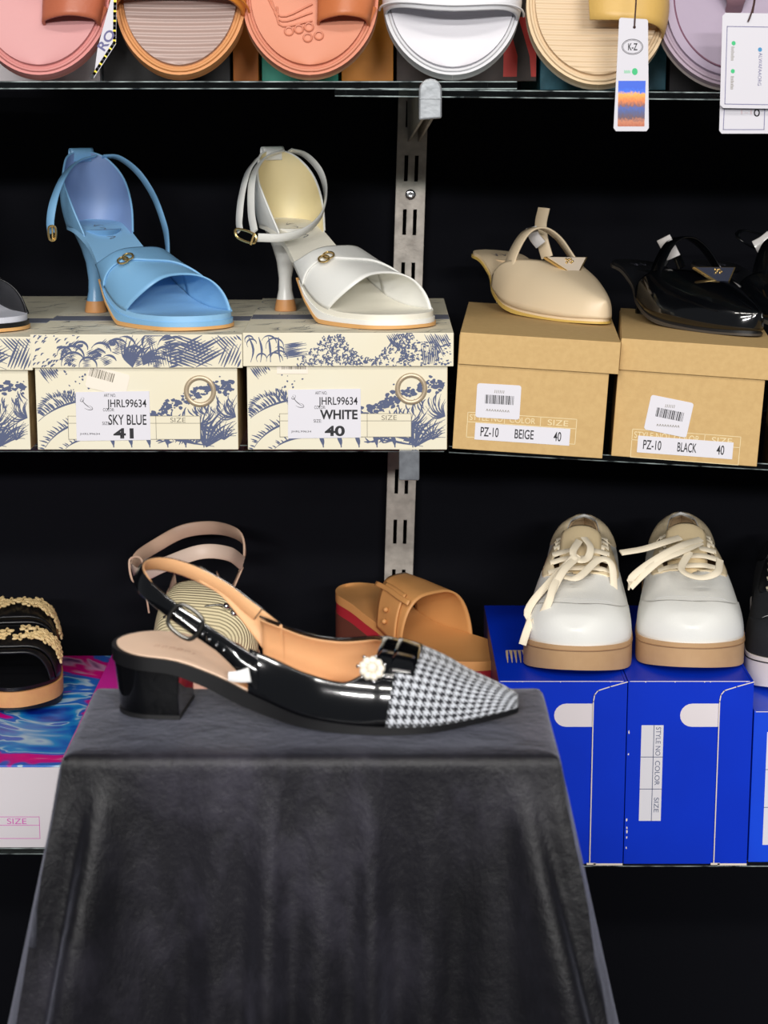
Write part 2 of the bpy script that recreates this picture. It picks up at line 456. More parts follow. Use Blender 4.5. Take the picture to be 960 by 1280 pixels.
def velvet():
    m, nt, b = node_mat('black_velvet')
    tc = nt.nodes.new('ShaderNodeTexCoord')
    mp = nt.nodes.new('ShaderNodeMapping'); mp.inputs['Scale'].default_value = (1, 1, .6)
    nt.links.new(tc.outputs['Object'], mp.inputs[0])
    n1 = nt.nodes.new('ShaderNodeTexNoise'); n1.inputs['Scale'].default_value = 22; n1.inputs['Detail'].default_value = 9; n1.inputs['Roughness'].default_value = .68; n1.inputs['Distortion'].default_value = .2
    n2 = nt.nodes.new('ShaderNodeTexNoise'); n2.inputs['Scale'].default_value = 900; n2.inputs['Detail'].default_value = 2
    nt.links.new(mp.outputs[0], n1.inputs[0]); nt.links.new(tc.outputs['Object'], n2.inputs[0])
    r = nt.nodes.new('ShaderNodeMapRange'); r.inputs[1].default_value = .44; r.inputs[2].default_value = .72; r.inputs[3].default_value = .22; r.inputs[4].default_value = 1.0
    nt.links.new(n1.outputs[0], r.inputs[0])
    mu = nt.nodes.new('ShaderNodeMath'); mu.operation = 'MULTIPLY_ADD'; mu.inputs[1].default_value = .35; mu.inputs[2].default_value = .82
    nt.links.new(n2.outputs[0], mu.inputs[0])
    n3 = nt.nodes.new('ShaderNodeTexNoise'); n3.inputs['Scale'].default_value = 8; n3.inputs['Detail'].default_value = 2
    nt.links.new(mp.outputs[0], n3.inputs[0])
    r3 = nt.nodes.new('ShaderNodeMapRange'); r3.inputs[1].default_value = .40; r3.inputs[2].default_value = .62; r3.inputs[3].default_value = .12; r3.inputs[4].default_value = 1.0
    nt.links.new(n3.outputs[0], r3.inputs[0])
    m3 = nt.nodes.new('ShaderNodeMath'); m3.operation = 'MULTIPLY'; nt.links.new(r.outputs[0], m3.inputs[0]); nt.links.new(r3.outputs[0], m3.inputs[1])
    m2 = nt.nodes.new('ShaderNodeMath'); m2.operation = 'MULTIPLY'; nt.links.new(m3.outputs[0], m2.inputs[0]); nt.links.new(mu.outputs[0], m2.inputs[1])
    cr = nt.nodes.new('ShaderNodeMix'); cr.data_type = 'RGBA'; cr.inputs[6].default_value = rgb(3, 3, 6); cr.inputs[7].default_value = rgb(54, 52, 62)
    nt.links.new(m2.outputs[0], cr.inputs[0]); nt.links.new(cr.outputs[2], b.inputs['Base Color'])
    b.inputs['Roughness'].default_value = .42
    b.inputs['Sheen Weight'].default_value = .34; b.inputs['Sheen Roughness'].default_value = .38
    b.inputs['Sheen Tint'].default_value = (.72, .75, .95, 1)
    b.inputs['Specular IOR Level'].default_value = .3
    bp = nt.nodes.new('ShaderNodeBump'); bp.inputs['Strength'].default_value = .5; bp.inputs['Distance'].default_value = .006
    nt.links.new(n1.outputs[0], bp.inputs['Height']); nt.links.new(bp.outputs[0], b.inputs['Normal'])
    return m
VELVET = velvet()

def houndstooth():
    m, nt, b = node_mat('houndstooth_weave')
    uv = nt.nodes.new('ShaderNodeUVMap'); uv.uv_map = 'UVMap'
    nz = nt.nodes.new('ShaderNodeTexNoise'); nz.inputs['Scale'].default_value = 6; nz.inputs['Detail'].default_value = 3
    nt.links.new(uv.outputs[0], nz.inputs[0])
    add = nt.nodes.new('ShaderNodeMix'); add.data_type = 'RGBA'; add.blend_type = 'ADD'; add.inputs[0].default_value = .12
    nt.links.new(uv.outputs[0], add.inputs[6]); nt.links.new(nz.outputs[1], add.inputs[7])
    sp = nt.nodes.new('ShaderNodeSeparateXYZ'); nt.links.new(add.outputs[2], sp.inputs[0])
    def mth(op, a, c=None):
        k = nt.nodes.new('ShaderNodeMath'); k.operation = op
        for i, z in enumerate((a, c)):
            if z is None: continue
            if isinstance(z, (int, float)): k.inputs[i].default_value = z
            else: nt.links.new(z, k.inputs[i])
        return k.outputs[0]
    u = mth('MULTIPLY', sp.outputs[0], 4.0); v = mth('MULTIPLY', sp.outputs[1], 4.0)
    a = mth('MODULO', mth('FLOOR', mth('ADD', u, 400)), 2.0); c = mth('MODULO', mth('FLOOR', mth('ADD', v, 400)), 2.0)
    same = mth('COMPARE', a, c); same.node.inputs[2].default_value = .1
    st = mth('GREATER_THAN', mth('FRACT', mth('ADD', mth('MULTIPLY', mth('ADD', u, v), 1.0), 400)), .5)
    mx = nt.nodes.new('ShaderNodeMix'); mx.data_type = 'FLOAT'
    nt.links.new(same, mx.inputs[0]); nt.links.new(st, mx.inputs[2]); nt.links.new(a, mx.inputs[3])
    cm = nt.nodes.new('ShaderNodeMix'); cm.data_type = 'RGBA'; cm.inputs[6].default_value = rgb(26, 28, 36); cm.inputs[7].default_value = rgb(196, 200, 208)
    nt.links.new(mx.outputs[0], cm.inputs[0]); nt.links.new(cm.outputs[2], b.inputs['Base Color'])
    b.inputs['Roughness'].default_value = .85; b.inputs['Sheen Weight'].default_value = .3
    bp = nt.nodes.new('ShaderNodeBump'); bp.inputs['Strength'].default_value = .6; bp.inputs['Distance'].default_value = .001
    nt.links.new(mx.outputs[0], bp.inputs['Height']); nt.links.new(bp.outputs[0], b.inputs['Normal'])
    return m
HOUND = houndstooth()

def swirl():
    m, nt, b = node_mat('swirled_paint_print')
    tc = nt.nodes.new('ShaderNodeTexCoord')
    n = nt.nodes.new('ShaderNodeTexNoise'); n.inputs['Scale'].default_value = 7; n.inputs['Detail'].default_value = 2.5; n.inputs['Distortion'].default_value = 2.2
    nt.links.new(tc.outputs['Object'], n.inputs[0])
    cr = nt.nodes.new('ShaderNodeValToRGB'); e = cr.color_ramp.elements
    e[0].position = .30; e[0].color = rgb(10, 40, 150); e[1].position = .74; e[1].color = rgb(90, 20, 110)
    for p, c in ((.38, (20, 110, 220)), (.44, (40, 160, 235)), (.475, (200, 230, 250)), (.49, (30, 120, 225)), (.54, (70, 110, 225)), (.57, (226, 20, 160)), (.64, (250, 10, 150)), (.68, (240, 170, 220))):
        k = e.new(p); k.color = rgb(*c)
    nt.links.new(n.outputs[0], cr.inputs[0]); nt.links.new(cr.outputs[0], b.inputs['Base Color'])
    b.inputs['Roughness'].default_value = .3
    return m
SWIRL = swirl()

def landscape():
    """the little printed landscape on the hang tag: sky, autumn trees, lake"""
    m, nt, b = node_mat('landscape_print')
    uv = nt.nodes.new('ShaderNodeUVMap'); uv.uv_map = 'UVMap'
    sp = nt.nodes.new('ShaderNodeSeparateXYZ'); nt.links.new(uv.outputs[0], sp.inputs[0])
    n = nt.nodes.new('ShaderNodeTexNoise'); n.inputs['Scale'].default_value = 14; n.inputs['Detail'].default_value = 5
    nt.links.new(uv.outputs[0], n.inputs[0])
    k = nt.nodes.new('ShaderNodeMath'); k.operation = 'MULTIPLY_ADD'; k.inputs[1].default_value = .22
    nt.links.new(n.outputs[0], k.inputs[0]); nt.links.new(sp.outputs[1], k.inputs[2])
    cr = nt.nodes.new('ShaderNodeValToRGB'); e = cr.color_ramp.elements
    e[0].position = .10; e[0].color = rgb(176, 92, 60); e[1].position = .96; e[1].color = rgb(16, 84, 210)
    for p, c in ((.22, (196, 120, 84)), (.30, (96, 70, 80)), (.42, (70, 80, 130)), (.52, (60, 90, 170)), (.56, (120, 80, 84)), (.68, (220, 120, 50)), (.82, (240, 170, 70)), (.88, (30, 100, 225))):
        q = e.new(p); q.color = rgb(*c)
    nt.links.new(k.outputs[0], cr.inputs[0]); nt.links.new(cr.outputs[0], b.inputs['Base Color']); b.inputs['Roughness'].default_value = .35
    return m
LANDSCAPE = landscape()

def ribbed(name, col, per_cm=2.2, strength=.8, rough=.5, alt=None, axis=0, tilt=0.0):
    m, nt, b = node_mat(name)
    uv = nt.nodes.new('ShaderNodeUVMap'); uv.uv_map = 'UVMap'
    w = nt.nodes.new('ShaderNodeTexWave'); w.inputs['Scale'].default_value = .314 * per_cm; w.wave_profile = 'SIN'
    mp = nt.nodes.new('ShaderNodeMapping'); mp.inputs['Rotation'].default_value = (0, 0, tilt)
    nt.links.new(uv.outputs[0], mp.inputs[0]); nt.links.new(mp.outputs[0], w.inputs[0])
    bp = nt.nodes.new('ShaderNodeBump'); bp.inputs['Strength'].default_value = strength; bp.inputs['Distance'].default_value = .0015
    nt.links.new(w.outputs[1], bp.inputs['Height']); nt.links.new(bp.outputs[0], b.inputs['Normal'])
    b.inputs['Base Color'].default_value = rgb(*col); b.inputs['Roughness'].default_value = rough
    return m
# ------------------------------------------------------------------ the setting
def struct(o): o['kind'] = 'structure'; return o
WALL_Y = 2.37
struct(box('wall_back', -250, 250, WALL_Y * 100, WALL_Y * 100 + 10, 0, 300, BLACKWALL, bevel=0))
struct(box('floor', -250, 250, -260, WALL_Y * 100, -10, 0, FLOOR, bevel=0))

Z_TOPL, Z_TOPR = at(200, 101.5, 1.80).z, at(700, 113.5, 1.79).z
Z_MID = at(480, 563, 1.90).z
Z_LOW = at(780, 1080, 1.90).z
TILT = math.radians(3.2)
X_TILT = at(562, 560, 1.90).x

EDGE = M('edge_highlight', (176, 190, 190), .15, coat=.6, mottle=(45, 1.0), alt=(30, 38, 40))  # bright glints along the glass edges, painted as a pale speckled colour
def pane(label, x0, x1, y0, y1, z, t=0.7, tilt=0.0):
    r = thing('glass_shelf', label, 'shelf', (x0, y0, z), tilt=tilt)
    p = box('pane', 0, (x1 - x0) * 100, 0, (y1 - y0) * 100, -t, 0, GLASS, r, bevel=.06)
    for zz in (-.05, -t + .05): box('edge_highlight_strip', .05, (x1 - x0) * 100 - .05, -.03, .05, zz - .05, zz + .05, EDGE, p, bevel=.02)  # strips added to carry the painted edge highlights
    return r
pane('upper glass shelf pane under the pink, orange and white sandals', -0.75, at(647, 102, 1.8).x, 1.80, 2.32, Z_TOPL)
pane('upper glass shelf pane under the cream and mauve sandals, lapping beneath its neighbour', at(418, 112, 1.79).x, 0.75, 1.79, 2.32, at(418, 110.5, 1.79).z, tilt=math.radians(.55))
pane('middle glass shelf pane under the toile printed boxes', -0.75, at(556, 566, 1.92).x, 1.93, 2.32, Z_MID)
pane('middle glass shelf pane sloping under the brown card boxes', X_TILT, 0.75, 1.925, 2.32, Z_MID, tilt=TILT)
pane('lowest glass shelf pane under the white and pink boxes', -0.75, at(612, 1080, 1.9).x, 1.92, 2.32, at(40, 1060, 1.92).z)
pane('lowest glass shelf pane under the blue boxes', at(614, 1080, 1.9).x, 0.75, 1.91, 2.32, Z_LOW)

def upright():
    a, b = at(517, 118, 2.335), at(497.5, 745, 2.335)
    d = (a - b).normalized(); lean = math.atan2(d.x, d.z)
    bot = b - d * (b.z / d.z)
    r = thing('shelf_upright', 'slotted galvanised steel upright fixed to the black back wall', 'upright', bot, lean=lean)
    H = 210.0; w = 1.72; sx = .6; hs = .22; ln = 3.0; pitch = 6.2
    xs = [-w, -sx - hs, -sx + hs, sx - hs, sx + hs, w]
    off = ((at(515, 227, 2.335) - bot).length * 100) % pitch
    zs = [0.0]
    z = off
    while z + ln < H: zs += [z, z + ln]; z += pitch
    zs.append(H)
    V, F = [], []
    for z in zs: V += [(x, 0, z) for x in xs]
    n = len(xs)
    for i in range(len(zs) - 1):
        for j in range(n - 1):
            if i % 2 == 1 and j in (1, 3): continue
            F.append((i * n + j, i * n + j + 1, (i + 1) * n + j + 1, (i + 1) * n + j))
    mk('face_plate', V, F, STEEL, r, smooth=False, solid=.18, offset=-1)
    box('side_flange', -w, -w + .18, .15, 3.0, 0, H, STEEL, r, bevel=0)
    box('side_flange', w - .18, w, .15, 3.0, 0, H, STEEL, r, bevel=0)
    for py in (243,):
        zz = (at(514, py, 2.335) - bot).length * 100
        s = rings('screw', [(0, 0, 0, .62, .62), (0, 0, .12, .6, .6), (0, 0, .25, .4, .4), (0, 0, .2, .2, .2)], CHROME, r, ns=16)
        s.rotation_euler = (math.pi / 2, 0, 0); s.location = (0, -.002, zz * U)
    return r, bot, d
UP, UPB, UPD = upright()

def bracket(label, px, py0, py1, Y, zglass, dim):
    x = at(px, py0, Y).x
    zt = at(px, py0, Y).z; zb = at(px, py1, Y).z
    ux = UPB.x + UPD.x / UPD.z * zglass
    r = thing('shelf_bracket', label, 'bracket', (x, Y, zb))
    h = (zt - zb) * 100; zg = (zglass - zb) * 100 - .75
    dx = (ux - x) * 100; L = (2.33 - Y) * 100
    for s in (-.5, .5):
        V = [(s * .8 - .12, .9, zg - 1.4), (s * .8 + .12, .9, zg - 1.4), (dx + s * 1.2 + .12, L, zg - 5.2), (dx + s * 1.2 - .12, L, zg - 5.2),
             (s * .8 - .12, .9, zg), (s * .8 + .12, .9, zg), (dx + s * 1.2 + .12, L, zg), (dx + s * 1.2 - .12, L, zg)]
        mk('arm', V, [(0,3,2,1),(4,5,6,7),(0,1,5,4),(1,2,6,5),(2,3,7,6),(3,0,4,7)], STEEL, r, smooth=False)
    w = 1.0; pts = []
    if dim: pts = [(-w, 0), (w, 0), (w, h), (-w, h)]
    else:
        pts = [(-w, 0), (w, .15), (w, h - 1.0)] + [(w * math.cos(t), h - 1.0 + 1.0 * math.sin(t)) for t in [i * math.pi / 8 for i in range(1, 8)]] + [(-w, h - 1.0)]
    n = len(pts)
    V = [(p[0], -.35, p[1]) for p in pts] + [(p[0], .45, p[1]) for p in pts]
    F = [tuple(range(n)), tuple(range(2 * n - 1, n - 1, -1))] + [(i, n + i, n + (i + 1) % n, (i + 1) % n) for i in range(n)]
    mk('end_cap', V, F, CAPM if not dim else CAPD, r, smooth=False, bevel=.15)
    if not dim: box('cap_ridge', -.95, .95, -.42, -.30, h * .5, h * .53, CAPM, r, bevel=.03)
    return r
CAPM = M('silver_plastic', (158, 162, 166), .3, metal=.35, grain=(120, .3), mottle=(90, .4), alt=(118, 122, 126))
CAPD = M('smoky_clear_plastic', (120, 124, 130), .2, coat=.6, mottle=(120, .5), alt=(84, 86, 92), grain=(150, .3))
bracket('upper shelf bracket with a rounded silver end cap below the white sandal', 538, 98, 150, 1.765, at(418, 110.5, 1.79).z - .0012, False)
bracket('middle shelf bracket with a square smoky end cap below the white sandal box', 511.5, 562.5, 600, 1.895, Z_MID, True)

# ------------------------------------------------------------------ boxes
def prism(name, poly, y0, y1, mat, parent, bevel=0, **k):
    n = len(poly)
    V = [(p[0], y0, p[1]) for p in poly] + [(p[0], y1, p[1]) for p in poly]
    F = [tuple(range(n)), tuple(range(2 * n - 1, n - 1, -1))] + [(i, n + i, n + (i + 1) % n, (i + 1) % n) for i in range(n)]
    return mk(name, V, F, mat, parent, smooth=False, bevel=bevel, **k)
def frame_lines(name, segs, y, wd, mat, parent):
    """thin printed lines on a front face, segs of (x0, z0, x1, z1)"""
    V, F = [], []
    for (a, b, c, d) in segs:
        T = Vector((c - a, d - b)).normalized(); N = Vector((-T.y, T.x)) * wd / 2; T = T * wd / 2
        k = len(V)
        V += [(a - T.x + N.x, y, b - T.y + N.y), (a - T.x - N.x, y, b - T.y - N.y), (c + T.x - N.x, y, d + T.y - N.y), (c + T.x + N.x, y, d + T.y + N.y)]
        F.append((k, k + 1, k + 2, k + 3))
    return mk(name, V, F, mat, parent, smooth=False)
def card(name, poly, y, mat, parent, t=.02):
    return prism(name, poly, y, y + t, mat, parent)
def rrect(x0, z0, x1, z1, r, n=4):
    P = []
    for (cx, cz, a0) in ((x1 - r, z1 - r, 0), (x0 + r, z1 - r, 90), (x0 + r, z0 + r, 180), (x1 - r, z0 + r, 270)):
        for i in range(n + 1):
            a = math.radians(a0 + 90 * i / n); P.append((cx + r * math.cos(a), cz + r * math.sin(a)))
    return P[::-1]
def lid_shell(name, x0, x1, y0, y1, z0, z1, mat, parent, t=.18):
    v, f = boxmesh(x0, x1, y0, y1, z0, z1)
    return mk(name, v, f[1:], mat, parent, smooth=False, solid=t, offset=-1, bevel=.08)
def barcode(name, x0, z0, x1, z1, y, mat, parent, seed=1, rot=0.0):
    r = random.Random(seed); P = []; x = x0
    c = ((x0 + x1) / 2, (z0 + z1) / 2)
    V, F = [], []
    while x < x1 - .04:
        w = r.choice((.04, .04, .08, .11)); g = r.choice((.04, .06, .09)); k = len(V)
        for (a, b) in ((x, z0), (min(x1, x + w), z0), (min(x1, x + w), z1), (x, z1)):
            da, db = a - c[0], b - c[1]
            V.append((c[0] + da * math.cos(rot) - db * math.sin(rot), y, c[1] + da * math.sin(rot) + db * math.cos(rot)))
        F.append((k, k + 1, k + 2, k + 3)); x += w + g
    return mk(name, V, F, mat, parent, smooth=False)
def turned(poly, c, a):
    return [(c[0] + (p[0] - c[0]) * math.cos(a) - (p[1] - c[1]) * math.sin(a), c[1] + (p[0] - c[0]) * math.sin(a) + (p[1] - c[1]) * math.cos(a)) for p in poly]

def toile_front(ink, w, h, seed):
    r = ink.r
    # terraces with hatching, lower left
    for (rad, n, ln, sw) in ((.92, 40, 1.2, .24), (.66, 24, .9, .2), (.46, 16, .7, .16)):
        ink.arc(w * .27, -h * .32, h * rad, 1.55, 2.75, .2); ink.arc(w * .27, -h * .32, h * rad, 1.75, 2.75, 0, spikes=int(n * .8), ln=ln, sw=sw * .8)
    ink.arc(w * .12, h * .40, h * .24, .1, 3.0, 0, spikes=40, ln=.7, sw=.14)
    ink.arc(w * .12, h * .40, h * .30, .1, 1.4, .0, spikes=16, ln=.5, sw=.2)
    ink.hatch(w * .02, h * .97, -.95, 12, .2, 1.5, .2)
    for i in range(16): ink.blob((w * r.uniform(.14, .3), h * r.uniform(.72, .97)), r.uniform(.05, .13))
    # foliage rising to the right
    for i in range(150):
        t = r.random(); x = w * (.54 + .44 * t); z = h * (.40 + .50 * min(t, .8)) + r.gauss(0, .34) - .2
        ink.blob((x, z), r.uniform(.07, .32), .75)
    for i in range(34):
        t = r.random(); x = w * (.6 + .36 * t); z = h * (.34 + .34 * t) + r.gauss(0, .35); a = r.uniform(-2.3, -1.1)
        ink.stroke([(x, z), (x + .4 * math.cos(a), z + .4 * math.sin(a)), (x + 1.1 * math.cos(a + .3), z + 1.1 * math.sin(a + .3))], .15)
    # leaf hatching, lower right
    ink.fan(w * .84, h * .03, .25, 1.7, 15, 4.4, .17, .12)
    ink.fan(w * .99, h * .40, 1.4, 3.0, 11, 2.2, .13, .2)
    ink.fan(w * .80, h * .30, -.5, .9, 9, 2.6, .15, -.15)
    ink.fan(w * .93, h * .12, .4, 2.4, 9, 2.4, .13, .1)
    for i in range(6):
        x = w * (.36 + .09 * i); ink.stroke([(x, h * .2), (x + .3, h * .1), (x + .4, 0.02)], .42)
    ink.stroke([(w * .60, h * .08), (w * .72, h * .17), (w * .84, h * .12), (w * .97, h * .24)], .28)
    ink.stroke([(w * .64, h * .2), (w * .74, h * .1), (w * .88, h * .04)], .22)
    for i in range(18):
        x = w * r.uniform(.58, .82); ink.stroke([(x, h * .1 + r.uniform(-.4, .4)), (x + .4, h * .12 + r.uniform(-.3, .3)), (x + .8, h * .1)], .16)

def toile_lid(ink, w, h, seed):
    """rocks and leaves along the lid's rim"""
    r = ink.r; x = 0.2
    if seed % 2:
        while x < w * .22:
            for k in range(2):
                z = h * r.random(); ink.stroke([(x, z), (x + .14, z + .2), (x + .34, z + .26)], .14)
            x += .13
        for i in range(22):
            cx = w * (.16 + .026 * i) + r.uniform(-.3, .3); cz = h * r.uniform(.05, .75); rad = r.uniform(.55, 1.25)
            ink.arc(cx, cz, rad, r.uniform(-.3, 1), r.uniform(2, 3.6), .24)
            ink.hatch(cx - .5, cz - .2, r.uniform(-.4, .8), 6, .15, .9, .12)
            if i % 3 == 0: ink.blob((cx, cz + .3), r.uniform(.2, .4), .6)
        ink.fan(w * .48, h * .02, .8, 2.0, 14, 3.0, .18); ink.fan(w * .53, h * .1, .1, 1.3, 13, 2.6, .18)
        ink.hatch(w * .66, 0.1, .25, 11, .3, 1.7, .26); ink.hatch(w * .665, 0.1, 1.75, 9, .24, 3.0, .12)
        ink.hatch(w * .70, h * .97, -.35, 11, -.27, 4.6, .2); ink.hatch(w * .78, .1, .5, 9, .3, 3.4, .22)
        ink.hatch(w * .88, .1, 1.15, 12, -.3, 3.2, .2); ink.hatch(w * .86, h * .9, -.8, 9, .26, 2.6, .18)
    else:
        for k in range(4):
            ink.stroke([(w * (.02 + .05 * k), h), (w * (.05 + .04 * k), h * .5), (w * (.03 + .05 * k), 0)], .22)
        for k in range(8): ink.arc(w * r.uniform(.02, .2), h * r.random(), r.uniform(.4, 1.0), 0, r.uniform(2, 4), .16)
        ink.hatch(w * .2, h * .25, .15, 9, .16, 2.4, .18)
        for i in range(620):
            cx = w * r.uniform(.26, .82); cz = h * r.uniform(.03, .97)
            if cz > h * (.62 + .4 * math.sin(cx * .9)): continue
            ink.arc(cx, cz, r.uniform(.08, .2), r.uniform(0, 3), r.uniform(3, 6), .13)
        ink.hatch(w * .68, h * .95, -1.0, 11, .17, 1.8, .14); ink.hatch(w * .86, h * .97, -1.05, 11, .18, 2.4, .16)
        for i in range(140): ink.blob((w * r.uniform(.74, .99), h * r.uniform(.03, .8)), r.uniform(.06, .18), .7)
        ink.hatch(w * .93, .2, 1.7, 9, .18, 2.4, .14)

def toile_top(ink, w, d, seed):
    r = ink.r
    for i in range(90):
        x, y, a = r.uniform(0, w), r.uniform(0, d), r.uniform(-.5, .5)
        ink.stroke([(x, y), (x + 1.3 * math.cos(a), y + 1.3 * math.sin(a)), (x + 2.4 * math.cos(a + .5), y + 2.4 * math.sin(a + .5))], .13)
    for i in range(16): ink.arc(r.uniform(0, w), r.uniform(0, d), r.uniform(.8, 2.2), r.uniform(0, 3), r.uniform(3, 5), .14, spikes=8, ln=.8, sw=.08)

def toile_box(label, pl, pr, bl, br, zb_px, lid_px, lid_bot, Yf, seed, D=32.0, colour=None, size=None, dyfront=0.0):
    """pl/pr lid edges, bl/br body edges in the photo"""
    z0 = Z_MID; ztop = at(400, lid_px, Yf).z; H = (ztop - z0) * 100
    xl, xr = at(pl, lid_px + 20, Yf).x, at(pr, lid_px + 20, Yf).x
    cx = (xl + xr) / 2; lw = (xr - xl) * 100
    r = thing('shoebox', label, 'box', (cx, Yf + D * U / 2, z0), group='toile printed shoeboxes')
    bxl, bxr = (at(bl, 500, Yf + .004).x - cx) * 100, (at(br, 500, Yf + .004).x - cx) * 100
    y0 = -D / 2
    zl = (at(400, lid_bot, Yf).z - z0) * 100
    body = box('body', bxl, bxr, y0 + .4, D / 2 - .4, 0, H - .25, CREAM, r, bevel=.06)
    lid = lid_shell('lid', -lw / 2, lw / 2, y0, D / 2, zl, H, CREAM, r)
    yb = y0 + .4
    bw = bxr - bxl; bh = zl
    ik = Ink(bw, bh, seed); toile_front(ik, bw, bh, seed); ik.build('toile_print', INK, body, lambda x, z: (bxl + x, yb - .012, z))
    ik = Ink(lw, H - zl, seed + 1); toile_lid(ik, lw, H - zl, seed); ik.build('toile_print', INK, lid, lambda x, z: (-lw / 2 + x, y0 - .012, zl + z))
    ik = Ink(lw, D, seed + 2); toile_top(ik, lw, D, seed); ik.build('toile_print', M('faded_navy_ink', (128, 132, 138), .6), lid, lambda x, y: (-lw / 2 + x, y0 + y, H + .012), (0, 0, 1))
    box('printed_stripe', -lw / 2 + .05, lw / 2 - .05, y0 + 11.5, y0 + 15.5, H - .02, H + .02, M('slate_ink', (104, 108, 124), .6), lid, bevel=0)
    # raw side seen in the gap
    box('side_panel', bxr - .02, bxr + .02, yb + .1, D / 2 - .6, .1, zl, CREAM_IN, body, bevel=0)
    L = lambda px, py: local(r, px, py, Yf + .004)
    if colour:
        dx = bl - 45
        q = lambda px, py: (L(px + dx, py + dyfront).x, L(px + dx, py + dyfront).z)
        # table printed on the card
        (ax, az), (bx_, bz) = q(86, 549), q(250, 520)
        mx, mz = q(195, 529)
        frame_lines('printed_table', [(ax, az, bx_, az), (ax, bz, bx_, bz), (ax, az, ax, bz), (bx_, az, bx_, bz), (mx, az, mx, bz), (ax, mz, bx_, mz)], yb - .046, .05, GREYINK, body)
        box('table_ground', ax, bx_, yb - .042, yb - .008, az, bz, CREAM, body, bevel=0)
        (tx0, tz0), (tx1, tz1) = q(213, 528), q(232, 522)
        text('lettering', 'SIZE', tx0, tz0, tx1, tz1, yb - .05, GREYINK, body)
        # metal eyelet
        ex, ez = q(250, 489)
        g = sweep('eyelet', [(ex + 1.33 * math.cos(t), yb - .05, ez + 1.33 * math.sin(t)) for t in [2 * math.pi * i / 16 for i in range(16)]], circ(.24, 8, .14), RINGM, body, n=40, closed=True, normal=(0, -1, 0))
        # label
        (sx0, sz0), (sx1, sz1) = q(96, 551), q(187, 490)
        st = card('sticker', [(sx0, sz0), (sx1, sz0 + .1), (sx1 - .02, sz1 + .1), (sx0 + .05, sz1)], yb - .078, PAPER, r, .02)
        def tx(body_, x0, y0_, x1, y1_, bold=0.0, mat=BLACKINK):
            (a, b), (c, d) = q(x0, y1_), q(x1, y0_)
            text('lettering', body_, a, b, c, d, yb - .09, mat, st, bold=bold)
        tx('ART NO.', 130, 492, 145, 496); tx('COLOR:', 129, 510, 143, 514); tx('SIZE:', 128, 527, 138, 531)
        tx('JHRL99634', 134, 499, 183, 512, .01)
        if colour == 'SKY BLUE': tx('SKY BLUE', 136, 518, 183, 531, .01)
        else: tx('WHITE', 136, 515, 183, 527, .03)
        tx(size, 142, 535, 167, 548, .035)
        tx('JHRL99634', 100, 541, 125, 544)
        # little drawn shoe on the label
        (ax, az) = q(102, 508)
        ik = Ink(50, 50, seed); ik.stroke([(1, 2.2), (1.3, 1.6), (2.0, 1.0), (2.7, .6)], .1); ik.stroke([(1, 2.2), (.8, 1.8), (1.2, 1.7), (1.4, 2.2), (1, 2.3)], .08); ik.stroke([(1.4, .8), (2.0, .55), (2.7, .6), (2.5, 1.0), (1.8, 1.2)], .08)
        ik.build('shoe_drawing', BLACKINK, st, lambda x, z: (ax - .6 + x * .62, yb - .082, az - .7 + z * .7))
        # translucent second sticker with a barcode
        if colour == 'SKY BLUE':
            (ax, az), (bx_, bz) = q(109, 490), q(160, 462)
            s2 = card('clear_sticker', turned(rrect(ax, az, bx_, bz, .3), ((ax + bx_) / 2, (az + bz) / 2), -.25), yb - .057, M('pale_sticker', (240, 230, 216), .4), r, .015)
            (ax, az), (bx_, bz) = q(112, 474), q(143, 463)
            barcode('barcode', ax, az, bx_, bz, yb - .065, GREYINK, s2, 3, -.28)
        else:
            (ax, az), (bx_, bz) = q(82, 470), q(121, 459)
            s2 = card('clear_sticker', [(ax, az), (bx_, az), (bx_, bz), (ax, bz)], yb - .057, M('pale_sticker', (240, 230, 216), .4), r, .015)
            barcode('barcode', ax + .5, (az + bz) / 2, bx_ - .2, bz, yb - .065, GREYINK, s2, 5)
    return r
BOX_BLACK = toile_box('toile printed shoebox cut off by the left edge, under the black sandal', -228, 40, -215, 36, 563, 421, 463, 1.90, 21, D=38.0)
BOX_SKY = toile_box('toile printed shoebox with a SKY BLUE 41 label and metal eyelet', 38, 303, 45, 297, 563, 418, 460, 1.90, 31, colour='SKY BLUE', size='41')
BOX_WHITE = toile_box('toile printed shoebox with a WHITE 40 label and metal eyelet', 303.5, 567, 309, 559, 563, 416, 458, 1.90, 40, colour='WHITE', size='40', dyfront=-3)

def kraft_box(label, pl, pr, bl, br, Yf, yaw, colour=None, D=29.0, lid=3.1, lift=0.0, H=11.6):
    """plain brown card box on the sloping right hand shelf"""
    xl, xr = at(pl, 430, Yf).x, at(pr, 440, Yf).x
    cx = (xl + xr) / 2; lw = (xr - xl) * 100 / math.cos(TILT)
    z = Z_MID - (cx - X_TILT) * math.tan(TILT)
    r = thing('shoebox', label, 'box', (cx - D * U / 2 * math.sin(yaw), Yf + D * U / 2 * math.cos(yaw), z + .0005 + lift + D * U / 2 * math.sin(yaw) * math.tan(TILT)), yaw=yaw, tilt=TILT, group='brown card shoeboxes')
    y0 = -D / 2
    L = lambda px, py: local(r, px, py, Yf + .004 + math.tan(-yaw) * (cx - at(px, py, Yf).x) * 1)
    a = L(bl, 520).x; b = L(br, 520).x
    body = box('body', a, b, y0 + .3, D / 2 - .3, 0, H - .25, KRAFT, r, bevel=.06)
    ld = lid_shell('lid', -lw / 2, lw / 2, y0, D / 2, H - lid, H, KRAFT, r)
    yb = y0 + .3
    return r, body, yb, L
